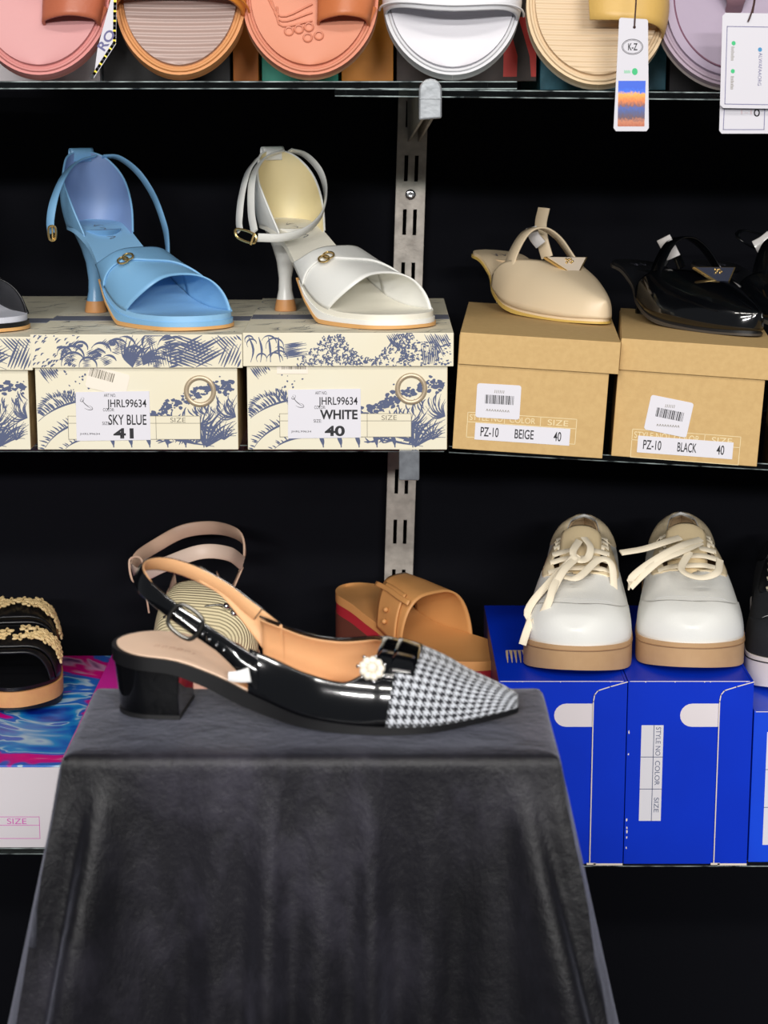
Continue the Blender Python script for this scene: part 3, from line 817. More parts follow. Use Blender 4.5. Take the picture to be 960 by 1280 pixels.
def kraft_marks(r, body, yb, L, ox, oy, tbl, rows, sticker, strip, colour, slope, srot):
    q = lambda p: (L(*p).x, L(*p).z)
    (a, b), (c, d) = q(tbl[0]), q(tbl[1])
    z3 = b + (d - b) * .62; x1 = a + (c - a) * .34; x2 = a + (c - a) * .67
    frame_lines('printed_table', [(a, b, c, b), (a, d, c, d), (a, b, a, d), (c, b, c, d), (a, z3, c, z3), (x1, z3, x1, d), (x2, z3, x2, d)], yb - .012, .06, WHITEINK, body)
    hh = (d - z3)
    text('lettering', 'STYLE NO', a + .2, z3 + hh * .2, x1 - .2, d - hh * .2, yb - .014, WHITEINK, body)
    text('lettering', 'COLOR', x1 + .5, z3 + hh * .2, x2 - .5, d - hh * .2, yb - .014, WHITEINK, body)
    text('lettering', 'SIZE', x2 + .7, z3 + hh * .2, c - .8, d - hh * .2, yb - .014, WHITEINK, body)
    (a, b), (c, d) = q(strip[0]), q(strip[1])
    s = card('paper_strip', [(a, b), (c, b), (c, d), (a, d)], yb - .03, PAPER, r)
    h = d - b; w = c - a
    text('lettering', 'PZ-10', a + w * .06, b + h * .22, a + w * .25, d - h * .22, yb - .04, BLACKINK, s, bold=.01)
    text('lettering', colour, a + w * .42, b + h * .22, a + w * (.62 if colour == 'BLACK' else .62), d - h * .22, yb - .04, BLACKINK, s, bold=.01)
    text('lettering', '40', a + w * .83, b + h * .22, a + w * .91, d - h * .22, yb - .04, BLACKINK, s, bold=.01)
    (a, b), (c, d) = q(sticker[0]), q(sticker[1]); cc = ((a + c) / 2, (b + d) / 2)
    s = card('price_sticker', turned(rrect(a, b, c, d, .25), cc, srot), yb - .05, PAPER, r)
    w, h = c - a, d - b
    barcode('barcode', a + w * .2, b + h * .42, a + w * .85, b + h * .68, yb - .06, BLACKINK, s, 8, srot)
    ik = Ink(w, h, 4)
    for i in range(6): ik.stroke([(w * (.4 + .04 * i), h * .74), (w * (.41 + .04 * i), h * .78), (w * (.41 + .04 * i), h * .83)], .05, taper=False)
    for i in range(9): ik.stroke([(w * (.24 + .06 * i), h * .2), (w * (.26 + .06 * i), h * .26), (w * (.28 + .06 * i), h * .2)], .05, taper=False)
    ik.build('small_print', GREYINK, s, lambda x, z: (a + x, yb - .06, b + z))
K1 = kraft_box('brown card shoebox marked PZ-10 BEIGE 40', 567, 767, 568, 757, 1.90, math.radians(-4), H=11.5)
kraft_marks(*K1, 0, 0, ((583, 546), (721, 524)), None, ((594, 521), (652, 482)), ((593, 549), (713, 536)), 'BEIGE', 0, math.radians(.5))
K2 = kraft_box('brown card shoebox marked PZ-10 BLACK 40', 769, 961, 768, 952, 1.905, math.radians(-6.5), H=11.7)
kraft_marks(*K2, 0, 0, ((788, 571), (926, 546)), None, ((807, 540), (865, 500)), ((796, 565), (917, 553)), 'BLACK', 0, math.radians(-7.5))
K3 = kraft_box('brown card shoebox cut off by the right edge of the picture', 978, 1165, 981, 1160, 1.90, math.radians(-8), H=12.0)

def blue_box(label, pl, pr, py_top, Yf, label_px=None, D=29.5, mat=None, hole=None, lip=3.35, ctop=850):
    mat = mat or BLUECARD
    xl, xr = at(pl, 960, Yf).x, at(pr, 960, Yf).x
    cx = (xl + xr) / 2; w = (xr - xl) * 50
    z0 = Z_LOW; H = (at(800, py_top, Yf).z - z0) * 100
    r = thing('sneaker_box', label, 'box', (cx, Yf + D * U / 2, z0), group='blue sneaker boxes stood on their sides')
    y0 = -D / 2; L = lambda px, py: local(r, px, py, Yf)
    body = box('body', -w, w - .25, y0, D / 2, 0, H, mat, r, bevel=.05)
    if lip:
        # lid closing the right side, with a lip folded over the end
        a = w - lip
        poly = [(a, .05), (w, .05), (w, H - .05), (w - 1.7, H - .55), (a + .45, H - .95), (a + .1, H - 1.4), (a, H - 2.1)]
        ld = prism('lid', poly, y0 - .22, y0 - .02, mat, r)
        box('side_panel', w - .22, w, y0 - .02, D / 2, 0.05, H, mat, ld, bevel=0)
        e = [(a, .05), (a, H - 2.1), (a + .1, H - 1.4), (a + .45, H - .95), (w - 1.7, H - .55), (w, H - .05)]
        frame_lines('raw_edge', [(*e[i], *e[i + 1]) for i in range(5)], y0 - .232, .10, RAWCARD, ld)
        frame_lines('worn_corner', [(a - .2, .1, a + .5, .1), (a + .5, .05, w - .1, .05)], y0 - .234, .22, RAWCARD, ld)
        hz = L(700, 894).z; hh = 1.22; hx = a - 3.9
        poly = [(a, hz - hh), (a, hz + hh)] + [(hx + hh - hh * math.sin(t), hz + hh * math.cos(t)) for t in [i * math.pi / 10 for i in range(11)]]
        card('thumb_hole', poly[::-1], y0 - .012, M('pale_liner', (226, 218, 222), .6), body, .01)
    if label_px:
        (x0, z0_), (x1, z1_) = ((L(*label_px[0]).x, L(*label_px[0]).z), (L(*label_px[1]).x, L(*label_px[1]).z))
        s = card('printed_label', [(x0, z0_), (x1, z0_), (x1, z1_), (x0, z1_)], y0 - .014, PAPER, body, .01)
        xm = x0 + (x1 - x0) * .57; h = z1_ - z0_; t1, t2 = z1_ - h * .33, z1_ - h * .665
        frame_lines('table_lines', [(xm, z0_, xm, z1_), (x0, t1, x1, t1), (x0, t2, x1, t2)], y0 - .02, .07, INK, s)
        wa, wb = xm + (x1 - xm) * .22, x1 - (x1 - xm) * .26
        text('lettering', 'STYLE NO', wa, t1 + h * .015, wb, z1_ - h * .02, y0 - .022, INK, s, rot=1)
        text('lettering', 'COLOR', wa, t2 + h * .04, wb, t1 - h * .04, y0 - .022, INK, s, rot=1)
        text('lettering', 'SIZE', wa, z0_ + h * .09, wb, t2 - h * .09, y0 - .022, INK, s, rot=1)
    ik = Ink(2 * w, H, int(pl)); rr = ik.r
    for i in range(10): ik.blob((rr.uniform(.06, .3), H * rr.uniform(.04, .85)), rr.uniform(.05, .12), 2.2)
    for i in range(5): ik.blob((rr.uniform(.3, 2 * w - .5), H - .12), rr.uniform(.03, .07), .8)
    if lip: ik.build('edge_wear', RAWCARD, body, lambda x, z: (-w + x, y0 - .01, z))
    frame_lines('top_edge_wear', [(-w + .2, H - .06, w - .4, H - .06)], y0 - .012, .07, RAWCARD, body)
    return r, body, H, w, y0
B1 = blue_box('blue card sneaker box beside the velvet stand, under the left white sneaker', 622, 781, 851, 1.90)
B2 = blue_box('blue card sneaker box with a STYLE NO, COLOR, SIZE table, under the right white sneaker', 782.5, 937.5, 851, 1.90, ((798.5, 1026), (829.5, 906.5)))
B3 = blue_box('shorter blue box cut off by the right edge of the picture, under the black sneaker', 940, 1100, 889, 1.905, ((953, 1056), (984, 915)), mat=BLUECARD_L, lip=0)
# scrawled print on top of the first blue box, its purple side
ik = Ink(10, 10, 5)
for i in range(5): ik.stroke([(.3 + i * .45, .3), (.5 + i * .45, 5.2), (.8 + i * .45, 5.0), (.75 + i * .45, .6)], .26)
ik.build('gold_print', M('gold_white_ink', (230, 206, 170), .4), B1[1], lambda x, y: (-B1[3] + 1.0 + x, B1[4] + 6.0 + y, B1[2] + .012), (0, 0, 1))
box('purple_side', -B1[3] - .015, -B1[3], B1[4] + .1, -B1[4] - .1, .1, B1[2] - .1, M('purple_print', (64, 40, 96), .5), B1[1], bevel=0)

# left: white box with a paint swirl lid
def flat_box(name, label, pl, pr, Yf, py_top, py_bot, D, lidmat, bodymat, xl=None, xr=None, lid=1.2, xref=None):
    xl = at(pl, py_top, Yf).x if xl is None else xl
    xr = at(pr, py_top, Yf).x if xr is None else xr
    zt = at(480, py_top, Yf).z; zb = at(480, py_bot, Yf).z; w = (xr - xl) * 50; H = (zt - zb) * 100
    r = thing(name, label, 'box', ((xl + xr) / 2, Yf + D * U / 2, zb))
    b = box('body', -w + .15, w - .15, -D / 2 + .1, D / 2 - .1, 0, H - .2, bodymat, r, bevel=.06)
    l = box('lid', -w, w, -D / 2, D / 2, H - .18, H, lidmat, r, bevel=.04)
    return r, b, l, H, w
ZL = at(40, 1060, 1.92).z
PB = flat_box('shoebox', 'white shoebox with a blue and magenta paint swirl lid at the left edge', -190, 78, 1.92, 957, 1060, 40.0, SWIRL, WHITECARD)
Lp = lambda px, py: (local(PB[0], px, py, 1.921).x, local(PB[0], px, py, 1.921).z)
(a, b), (c, d) = Lp(-60, 1048), Lp(49, 1021); m_ = Lp(0, 1031.5)[1]
frame_lines('printed_table', [(a, b, c, b), (a, d, c, d), (c, b, c, d), (a, m_, c, m_), (a, b, a, d)], -20 + .08, .06, MAGINK, PB[1])
(a, b), (c, d) = Lp(9, 1030), Lp(33, 1023)
text('lettering', 'SIZE', a, b, c, d, -20 + .075, MAGINK, PB[1])
PK = flat_box('shoebox', 'magenta shoebox behind the velvet stand, under the beige wedge sandal', 79, 340, 1.92, 945, 1060, 37.0, PINKCARD, PINKCARD)
RB = flat_box('shoebox', 'red shoebox behind the velvet stand, under the tan slide', 344, 616, 1.92, 902, 1060, 30.0, REDCARD, REDCARD)

# boxes standing behind the sandals on the top shelf
def top_box(label, p0, p1, mat, z, Yf, H=17.0, D=28.0, deco=None):
    xl, xr = at(p0, 90, Yf).x, at(p1, 90, Yf).x; w = (xr - xl) * 50
    r = thing('shoebox', label, 'box', ((xl + xr) / 2, Yf + D * U / 2, z + .0005), group='boxes behind the top row of sandals')
    b = box('body', -w + .1, w - .1, -D / 2 + .1, D / 2 - .1, 0, H - .3, mat, r, bevel=.06)
    lid_shell('lid', -w, w, -D / 2, D / 2, H - 3.5, H, mat, r)
    return r, b, w, D
ZTR = lambda x: at(418, 110.5, 1.79).z - (x - at(418, 112, 1.79).x) * math.tan(math.radians(.55))
top_box('pale grey shoebox behind the pink toe-loop sandal', -60, 126, M('pale_grey_card', (206, 200, 204), .6), Z_TOPL, 1.955)
top_box('black shoebox behind the orange slide', 127.5, 289, M('black_card', (22, 22, 26), .5), Z_TOPL, 1.955)
top_box('narrow orange shoebox between the orange slide and the terracotta sandal', 290, 324.5, M('orange_card', (222, 128, 34), .5, mottle=(40, .4), alt=(196, 104, 24)), Z_TOPL, 1.955)
top_box('teal green shoebox behind the terracotta sandal', 326, 424, M('teal_card', (46, 170, 146), .5), Z_TOPL, 1.955)
top_box('amber shoebox left of the white slide', 425.5, 493, M('amber_card', (230, 146, 22), .5, mottle=(30, .4), alt=(200, 116, 16)), Z_TOPL, 1.955)
tb = top_box('dark brown shoebox with red shapes behind the white slide', 494.5, 672, M('dark_brown_card', (74, 62, 58), .6, mottle=(50, .5), alt=(44, 38, 38)), Z_TOPL, 1.955)
RED = M('red_ink', (226, 58, 48), .5)
Lt = lambda px, py: (local(tb[0], px, py, 1.955).x, local(tb[0], px, py, 1.955).z)
for poly in (((629, 96), (646, 96), (647, 70), (641, 48), (630, 45)), ((664, 96), (676, 96), (675, 60), (664, 18), (648, 22), (655, 45), (662, 70))):
    P = [Lt(*p) for p in poly]; P = [(x, max(.1, z)) for x, z in P]
    P = [(min(x, tb[2] - .15), z) for x, z in P]
    prism('red_shape', P, -tb[3] / 2 + .05, -tb[3] / 2 + .09, RED, tb[1])
top_box('dark teal shoebox behind the cream sandal', 674, 834, M('dark_teal_card', (24, 84, 100), .3, mottle=(45, .8), alt=(70, 130, 150)), ZTR(.17) , 1.955)
top_box('charcoal shoebox behind the mauve sandal at the right edge', 836, 1040, M('charcoal_card', (44, 42, 48), .5), ZTR(.29), 1.955)
# ------------------------------------------------------------------ open-toe heeled sandals on the toile boxes
def heeled_sandal(label, heel_px, box_top, colours, strap_path=None, loop=False, seed=0):
    upper, lining, footbed, edge, heelmat = colours
    Yh = 2.094
    hp = at(heel_px, 390, Yh); phi = math.radians(51)
    u = Vector((math.cos(phi), -math.sin(phi), 0))
    loc = Vector((hp.x, Yh, box_top)) - u * .024
    r = thing('heeled_sandal', label, 'sandal', (loc.x, loc.y, box_top + .0003), yaw=-phi, group='heeled sandals on toile boxes')
    z = [(0, 9.5), (3, 9.2), (5.5, 8.1), (9, 5.4), (12, 3.0), (15, 1.7), (18, 1.3), (23.6, 1.35)]
    la = Last(23.6, [(0, 2.8), (3, 3.1), (6, 3.0), (9, 3.5), (12, 4.3), (15, 4.6), (18, 4.5), (21, 4.1), (23.6, 3.0)], z,
              [(8, 2.2), (10, 3.1), (12, 4.1), (14, 4.3), (16, 4.2), (18, 3.9), (20, 3.5), (23.6, 2.4)], yc=[(0, 0), (8, 0), (16, .1), (23.6, .5)], heel=2.6, toe=3.4, p=.62, q=.92, toe_e=2.6)
    fb = sole(la, 'footbed', z, [(x, h - .55) for x, h in z], footbed, r, bevel=.18, crown=.12)
    sole(la, 'midsole', [(10, 4.0), (12, 2.4), (15, 1.15), (18, .85), (23.6, .9)], [(10, 3.8), (12, 1.9), (14.5, .45), (18, .4), (23.6, .42)], upper, r, x0=10, grow=.12, bevel=.12)
    sole(la, 'outsole', [(9.5, 4.2), (12, 1.95), (14.5, .46), (18, .40), (23.6, .42)], [(9.5, 4.0), (12, 1.65), (14.5, .06), (18, 0), (23.6, .1)], SOLETAN, r, x0=9.5, grow=.2, bevel=.08)
    # spool heel and its tip
    rings('heel', [(2.4, 0, 1.2, .92, .95), (2.4, 0, 2.2, .70, .74), (2.4, 0, 3.4, .66, .7), (2.5, 0, 5.2, .95, .95), (2.7, 0, 6.8, 1.6, 1.5), (2.9, 0, 8.0, 2.3, 2.1), (3.0, 0, 8.8, 2.8, 2.5)], heelmat, r)
    rings('heel_tip', [(2.4, 0, 0, 1.12, 1.15), (2.4, 0, .15, 1.15, 1.18), (2.4, 0, 1.2, .95, .98)], NATWOOD, r)
    # heel counter, open like an egg towards the toe
    def cpt(b, t, off=0):
        bb = abs(b); sg = 1 if b > 0 else -1
        top = 7.7 * max(0, 1 - (bb / 118) ** 2.3) ** .8
        zz = top * t
        flare = .55 * math.sin(math.pi * min(1, zz / 6.6)) + .05 * zz
        if bb <= 90: x = 3.0 - (3.0 + flare * .5 + off) * math.cos(math.radians(bb)); y = (3.0 + flare + off) * math.sin(math.radians(bb))
        else: x = 3.0 + (bb - 90) / 28 * 2.6; y = 3.0 + flare + off - .25 * (bb - 90) / 28
        return Vector((x + .03 * zz * zz * .35, sg * y, 8.95 - .34 * max(0, (x - 3)) ** 1.3 + zz))
    NB, NT = 41, 12
    V = [cpt(-118 + 236 * i / (NB - 1), j / (NT - 1)) for i in range(NB) for j in range(NT)]
    ct = mk('heel_counter', V, gridfaces(NB, NT), upper, r, solid=.16, offset=0)
    V = [cpt(-116 + 232 * i / (NB - 1), .01 + .985 * j / (NT - 1), -.11) for i in range(NB) for j in range(NT)]
    mk('lining', V, gridfaces(NB, NT), lining, ct)
    tube('top_piping', [cpt(-116 + 232 * i / 24, 1.0) for i in range(25)], .12, upper, ct, n=60)
    # crossed vamp: lower band from the near side, upper band from the rear
    hf = la.h
    lo = band(la, 'vamp_band', lambda v: 9.2 + 2.6 * (1 - abs(v)) if v < 0 else 11.8 + 1.4 * v, lambda v: 15.8 + 5.4 * (v + 1) * .5 + (1.3 if v < 0 else 0) * math.sin(math.pi * (v + 1)), upper, r, off=.05, thick=.16, nv=41)
    up = band(la, 'vamp_band', lambda v: 8.7 + 2.6 * math.sin(math.pi * (v + 1) / 2) + .8 * (v + 1) / 2, lambda v: 11.2 + 5.0 * ((v + 1) / 2) + 5.0 * ((v + 1) / 2) ** 2 - .3 * math.sin(math.pi * (v + 1) / 2), upper, r, off=.24, thick=.2, nv=41)
    # plaque of two gold rings on the band
    for k, dx in enumerate((-.34, .34)):
        c = la.P(13.5, -.30, .5)
        q = la.P(13.5, -.25, .5) - la.P(13.5, -.35, .5); q.normalize(); e = la.P(12.9, -.30, .5) - la.P(14.1, -.30, .5)
        e = (e - q * e.dot(q)).normalized()
        cc = c + q * dx
        sweep('gold_ring', [cc + q * .52 * math.cos(t) + e * .55 * math.sin(t) for t in [2 * math.pi * i / 12 for i in range(12)]], circ(.11, 6), GOLD, up, n=24, closed=True)
    # script stamped on the footbed
    ik = Ink(9, 9, 3)
    ik.stroke([(.3, 1.0), (.9, 1.5), (.6, .6), (1.2, .4)], .1); ik.stroke([(1.4, 1.1), (1.6, .5), (2.1, 1.2)], .1); ik.stroke([(2.3, 1.2), (2.3, -.3 + .4), (2.6, 1.2), (2.9, .8), (2.4, .6)], .1); ik.stroke([(3.2, 1.2), (3.3, .2), (3.7, 1.1), (3.4, .7)], .1)
    fz = tab(z)
    ik.build('stamped_script', M('stamp_grey', (112, 112, 120), .5), fb, lambda x, y: (2.8 + x * .85, .9 - y, fz(2.8 + x * .85) + .06 + .14 * ((.9 - y) / 2.8) ** 2), (0, 0, 1))
    # tab at the top of the counter with the ankle strap through it
    top = cpt(0, 1.0)
    strap('strap_loop', [top + Vector((.25, 0, -1.1)), top + Vector((.2, 0, .05)), top + Vector((-.15, 0, .38)), top + Vector((-.45, 0, .1)), top + Vector((-.42, 0, -1.0))], 2.6, .14, upper, r, n=16, normal=(0, 0, 1)) if False else \
        loft('strap_loop', [[top + Vector((.16, s, -1.0)), top + Vector((.22, s, .1)), top + Vector((-.1, s, .42)), top + Vector((-.42, s, .1)), top + Vector((-.36, s, -1.0))] for s in (-1.35, -.4, .4, 1.35)], 16, 8, upper, r, thick=.1)
    c0 = Vector((3, 0, 12))
    if strap_path:
        for k, pth in enumerate(strap_path):
            P = [local(r, *p) for p in pth]
            strap('ankle_strap', P, .95, .2, upper, r, n=44, center=c0)
    return r, la, top

def sandal_colours(n, up, li, fo, he, rough=.4):
    return (M(n + '_leather', up, rough, grain=(650, .22)), M(n + '_lining', li, .5, mottle=(18, .4), alt=tuple(int(c * .93) for c in li)), M(n + '_footbed', fo, .45, grain=(500, .08)), None, M(n + '_heel', he, .3))
TOPZ = lambda px: at(400, px, 1.90).z
S_BLUE = heeled_sandal('sky blue open-toe heeled sandal standing on its toile box', 120, TOPZ(418), sandal_colours('sky_blue', (128, 180, 222), (128, 154, 200), (140, 190, 230), (120, 168, 208)),
    strap_path=[[(118, 196, 2.115), (96, 203, 2.09), (80, 220, 2.05), (68, 248, 2.02), (63, 275, 2.01), (64, 292, 2.005)],
                [(128, 196, 2.115), (148, 197, 2.125), (172, 215, 2.135), (192, 245, 2.13), (205, 280, 2.11), (209, 302, 2.085), (210, 330, 2.06)]])
r = S_BLUE[0]
b0 = local(r, 65, 291, 2.0); 
P = [local(r, 61, 284, 2.0), local(r, 69, 284, 2.0), local(r, 69, 299, 2.0), local(r, 62, 299, 2.0)]
sweep('buckle', P, circ(.12, 6), GOLD, r, n=20, closed=True)
tube('buckle_pin', [local(r, 65, 282, 1.999), local(r, 66, 301, 1.999)], .09, GOLD, r, n=6)
S_WHITE = heeled_sandal('white open-toe heeled sandal standing on its toile box', 357, TOPZ(416), sandal_colours('white', (236, 236, 232), (240, 224, 176), (236, 232, 218), (228, 228, 224)),
    strap_path=[[(352, 190, 2.115), (330, 198, 2.09), (316, 222, 2.05), (314, 262, 2.02), (318, 290, 2.0)],
                [(362, 188, 2.115), (382, 194, 2.125), (400, 214, 2.13), (407, 240, 2.115), (402, 268, 2.07), (382, 288, 2.03), (352, 297, 2.005), (322, 297, 1.995)],
                [(322, 198, 2.09), (310, 215, 2.06), (302, 245, 2.03), (299, 275, 2.01), (300, 288, 2.0)]])
r = S_WHITE[0]
sweep('buckle', [local(r, 296, 286, 1.995), local(r, 318, 293, 1.99), local(r, 317, 304, 1.99), local(r, 297, 297, 1.995)], circ(.13, 6), GOLD, r, n=24, closed=True)
tube('buckle_pin', [local(r, 318, 291, 1.985), local(r, 313, 306, 1.985)], .12, GOLD, r, n=6)
S_BLACK = heeled_sandal('black open-toe sandal with a pale footbed at the left edge, on a toile box', 120 - 240, TOPZ(421), (M('black_sandal_leather', (10, 10, 14), .38, grain=(600, .15)), M('dark_lining', (22, 22, 26), .6), M('pale_grey_footbed', (206, 208, 220), .45), None, PATENT))

# ------------------------------------------------------------------ pointed mules with a metal plaque on the brown boxes
def mule(label, toe_px, toe_py, Yt, kbox, colours, tie, phi=60, strap_w=1.8):
    upper, lining, solemat, plaque, plaque_edge = colours
    p = at(toe_px, toe_py, Yt); ph = math.radians(phi)
    u = Vector((math.cos(ph), -math.sin(ph), 0)); L = 22.5
    m = ROOTM[kbox.name]; topn = m.to_3x3() @ Vector((0, 0, 1)); H = MULE_H[kbox.name]
    org = m @ Vector((0, 0, H * U))
    loc = Vector((p.x, Yt, 0)) - u * L * U
    loc.z = org.z - (topn.x * (loc.x - org.x) + topn.y * (loc.y - org.y)) / topn.z + .0004
    r = thing('pointed_mule', label, 'shoe', loc, yaw=-ph, tilt=TILT, group='pointed slingback mules on brown boxes')
    z = [(0, 5.6), (3, 5.3), (6, 4.0), (9, 2.3), (12, 1.15), (15, .7), (19, .55), (22.5, .7)]
    la = Last(L, [(0, 2.9), (3, 3.0), (6, 3.4), (9, 4.7), (12, 5.2), (14.5, 4.8), (17, 4.0), (19.5, 2.8), (21.5, 1.6), (22.5, 1.0)], z,
              [(8, 5.6), (11, 5.3), (13, 5.0), (15, 4.6), (17, 4.1), (19, 3.4), (21, 2.5), (22.5, 1.7)], yc=[(0, 0), (12, .1), (22.5, .2)], heel=2.4, toe=1.5, p=.62, q=1.0, toe_e=2.2)
    sole(la, 'insole', z, [(x, h - .35) for x, h in z], lining, r, bevel=.1)
    sole(la, 'outsole', [(x, h - .32) for x, h in z], [(0, 5.0), (3, 4.7), (6, 3.4), (9, 1.6), (12, .45), (14, .1), (19, 0), (22.5, .15)], solemat, r, grow=.12, bevel=.06)
    rings('heel', [(3.2, .6, 0, .8, .8), (3.2, .6, 1.5, .75, .75), (3.1, .5, 3.5, 1.1, 1.1), (2.9, .2, 4.9, 2.2, 2.2)], upper, r)
    top = lambda x, s: tab([(8.5, .12), (10, .40), (12, .66), (13.5, .84), (14.6, 1.0), (22.5, 1.0)])(x)
    vp = shell(la, 'vamp', 8.5, L, top, upper, r, thick=.2, n=40, m=12)
    # collar standing over the instep
    A = [la.P(11.2, -.72), Vector((10.6, -3.4, 6.4)), Vector((10.3, -1.8, 8.4)), Vector((10.4, .1, 8.9)), Vector((10.8, 2.0, 7.9)), Vector((11.6, 3.5, 5.9)), la.P(12.8, .55)]
    strap('instep_collar', A, strap_w, .22, upper, r, n=44, center=(11, 0, 3))
    # plaque with a bevelled metal rim
    c = la.P(15.9, 0, .25); q = Vector((0, 1, 0)); e = (la.P(17.6, 0) - la.P(14.8, 0)).normalized(); e = (e + Vector((0, 0, -.75))).normalized(); nrm = e.cross(q) * -1
    if nrm.z < 0: nrm = -nrm
    tri = [c + q * -2.9 - e * 1.15, c + q * 2.7 - e * 1.15, c + q * .2 + e * 1.55]
    def slab(nm, pts, t0, t1, mat, par, **k):
        n = len(pts); V = [p + nrm * t0 for p in pts] + [p + nrm * t1 for p in pts]
        return mk(nm, V, [tuple(range(n))[::-1], tuple(range(n, 2 * n))] + [(i, (i + 1) % n, n + (i + 1) % n, n + i) for i in range(n)], mat, par, smooth=False, **k)
    cen = sum(tri, Vector()) / 3
    pq = slab('plaque', tri, -.05, .30, plaque_edge, r, bevel=.06)
    slab('plaque_face', [cen + (p - cen) * .88 for p in tri], .28, .34, plaque, pq)
    em = cen - e * .15 + nrm * .38
    for (dx, dy) in ((-.5, -.1), (-.2, .12), (.15, -.08), (.45, .1), (0, .35), (.3, .4), (-.35, .4)):
        ball('emblem_bead', em + q * dx * .9 - e * dy * .9, .14, GOLD, pq, n=5)
    # sling strap behind, tied up with a bit of film
    P = [local(r, *t) for t in tie['path']]
    strap('sling_strap', P, tie.get('w', 1.4), .18, upper if tie.get('dark') else lining, r, n=24, normal=tie.get('n', (.5, -.8, 0)))
    fm = M('milky_film', (216, 212, 210), .3, coat=.5, grain=(120, .5))
    P = [local(r, *t) for t in tie['film']]
    strap('film_wrap', P, tie.get('fw', 1.3), .25, fm, r, n=14, normal=(.5, -.8, 0))
    # stamp on the insole
    ik = Ink(6, 6, 3); ik.stroke([(.3, .4), (.6, 1.3), (.9, .5), (1.2, 1.2)], .14); ik.stroke([(1.5, .4), (1.7, 1.2), (2.1, .5)], .14)
    fz = tab(z)
    ik.build('stamped_mark', M('stamp_slate', (96, 96, 110), .5), r, lambda x, y: (2.2 + y, -1.4 + x, fz(2.2 + y) + .06), (0, 0, 1))
    return r
MULE_H = {K1[0].name: 11.5, K2[0].name: 11.7, K3[0].name: 12.0}
BEIGE = (M('beige_leather', (232, 212, 180), .4, grain=(500, .06), mottle=(12, .3), alt=(222, 196, 158)), M('beige_lining', (228, 206, 172), .5), M('yellow_gum_sole', (214, 180, 96), .4), M('beige_enamel', (226, 210, 190), .3), GOLD)
mule('beige pointed mule with a triangular gold plaque on a brown box', 752, 404, 2.03, K1[0], BEIGE,
     {'path': [(684, 322, 2.16), (678, 300, 2.165), (676, 280, 2.17), (680, 260, 2.175)], 'film': [(676, 306, 2.15), (668, 296, 2.15), (664, 284, 2.15)]})
BLK = (PATENT, M('black_lining', (20, 21, 25), .4), M('smoky_sole', (70, 64, 58), .3, coat=.3), M('slate_enamel', (64, 68, 84), .25), GOLD)
mule('black patent pointed mule with a triangular plaque on a brown box', 943, 427, 1.98, K2[0], BLK,
     {'path': [(852, 335, 2.12), (845, 318, 2.13), (838, 312, 2.14), (828, 330, 2.15)], 'film': [(842, 322, 2.10), (836, 310, 2.10), (829, 297, 2.10)], 'fw': 1.6, 'dark': True, 'w': 1.0})
mule('black patent mule at the right edge of the picture, behind the other black mule', 1090, 412, 2.03, K3[0], BLK,
     {'path': [(985, 318, 2.16), (960, 316, 2.16), (938, 308, 2.15), (922, 296, 2.15), (928, 288, 2.16), (950, 292, 2.17), (985, 298, 2.17)], 'film': [(965, 296, 2.14), (955, 304, 2.14), (944, 310, 2.14)], 'fw': 1.6, 'dark': True, 'w': .6, 'n': (0, 0, 1)}, phi=45)
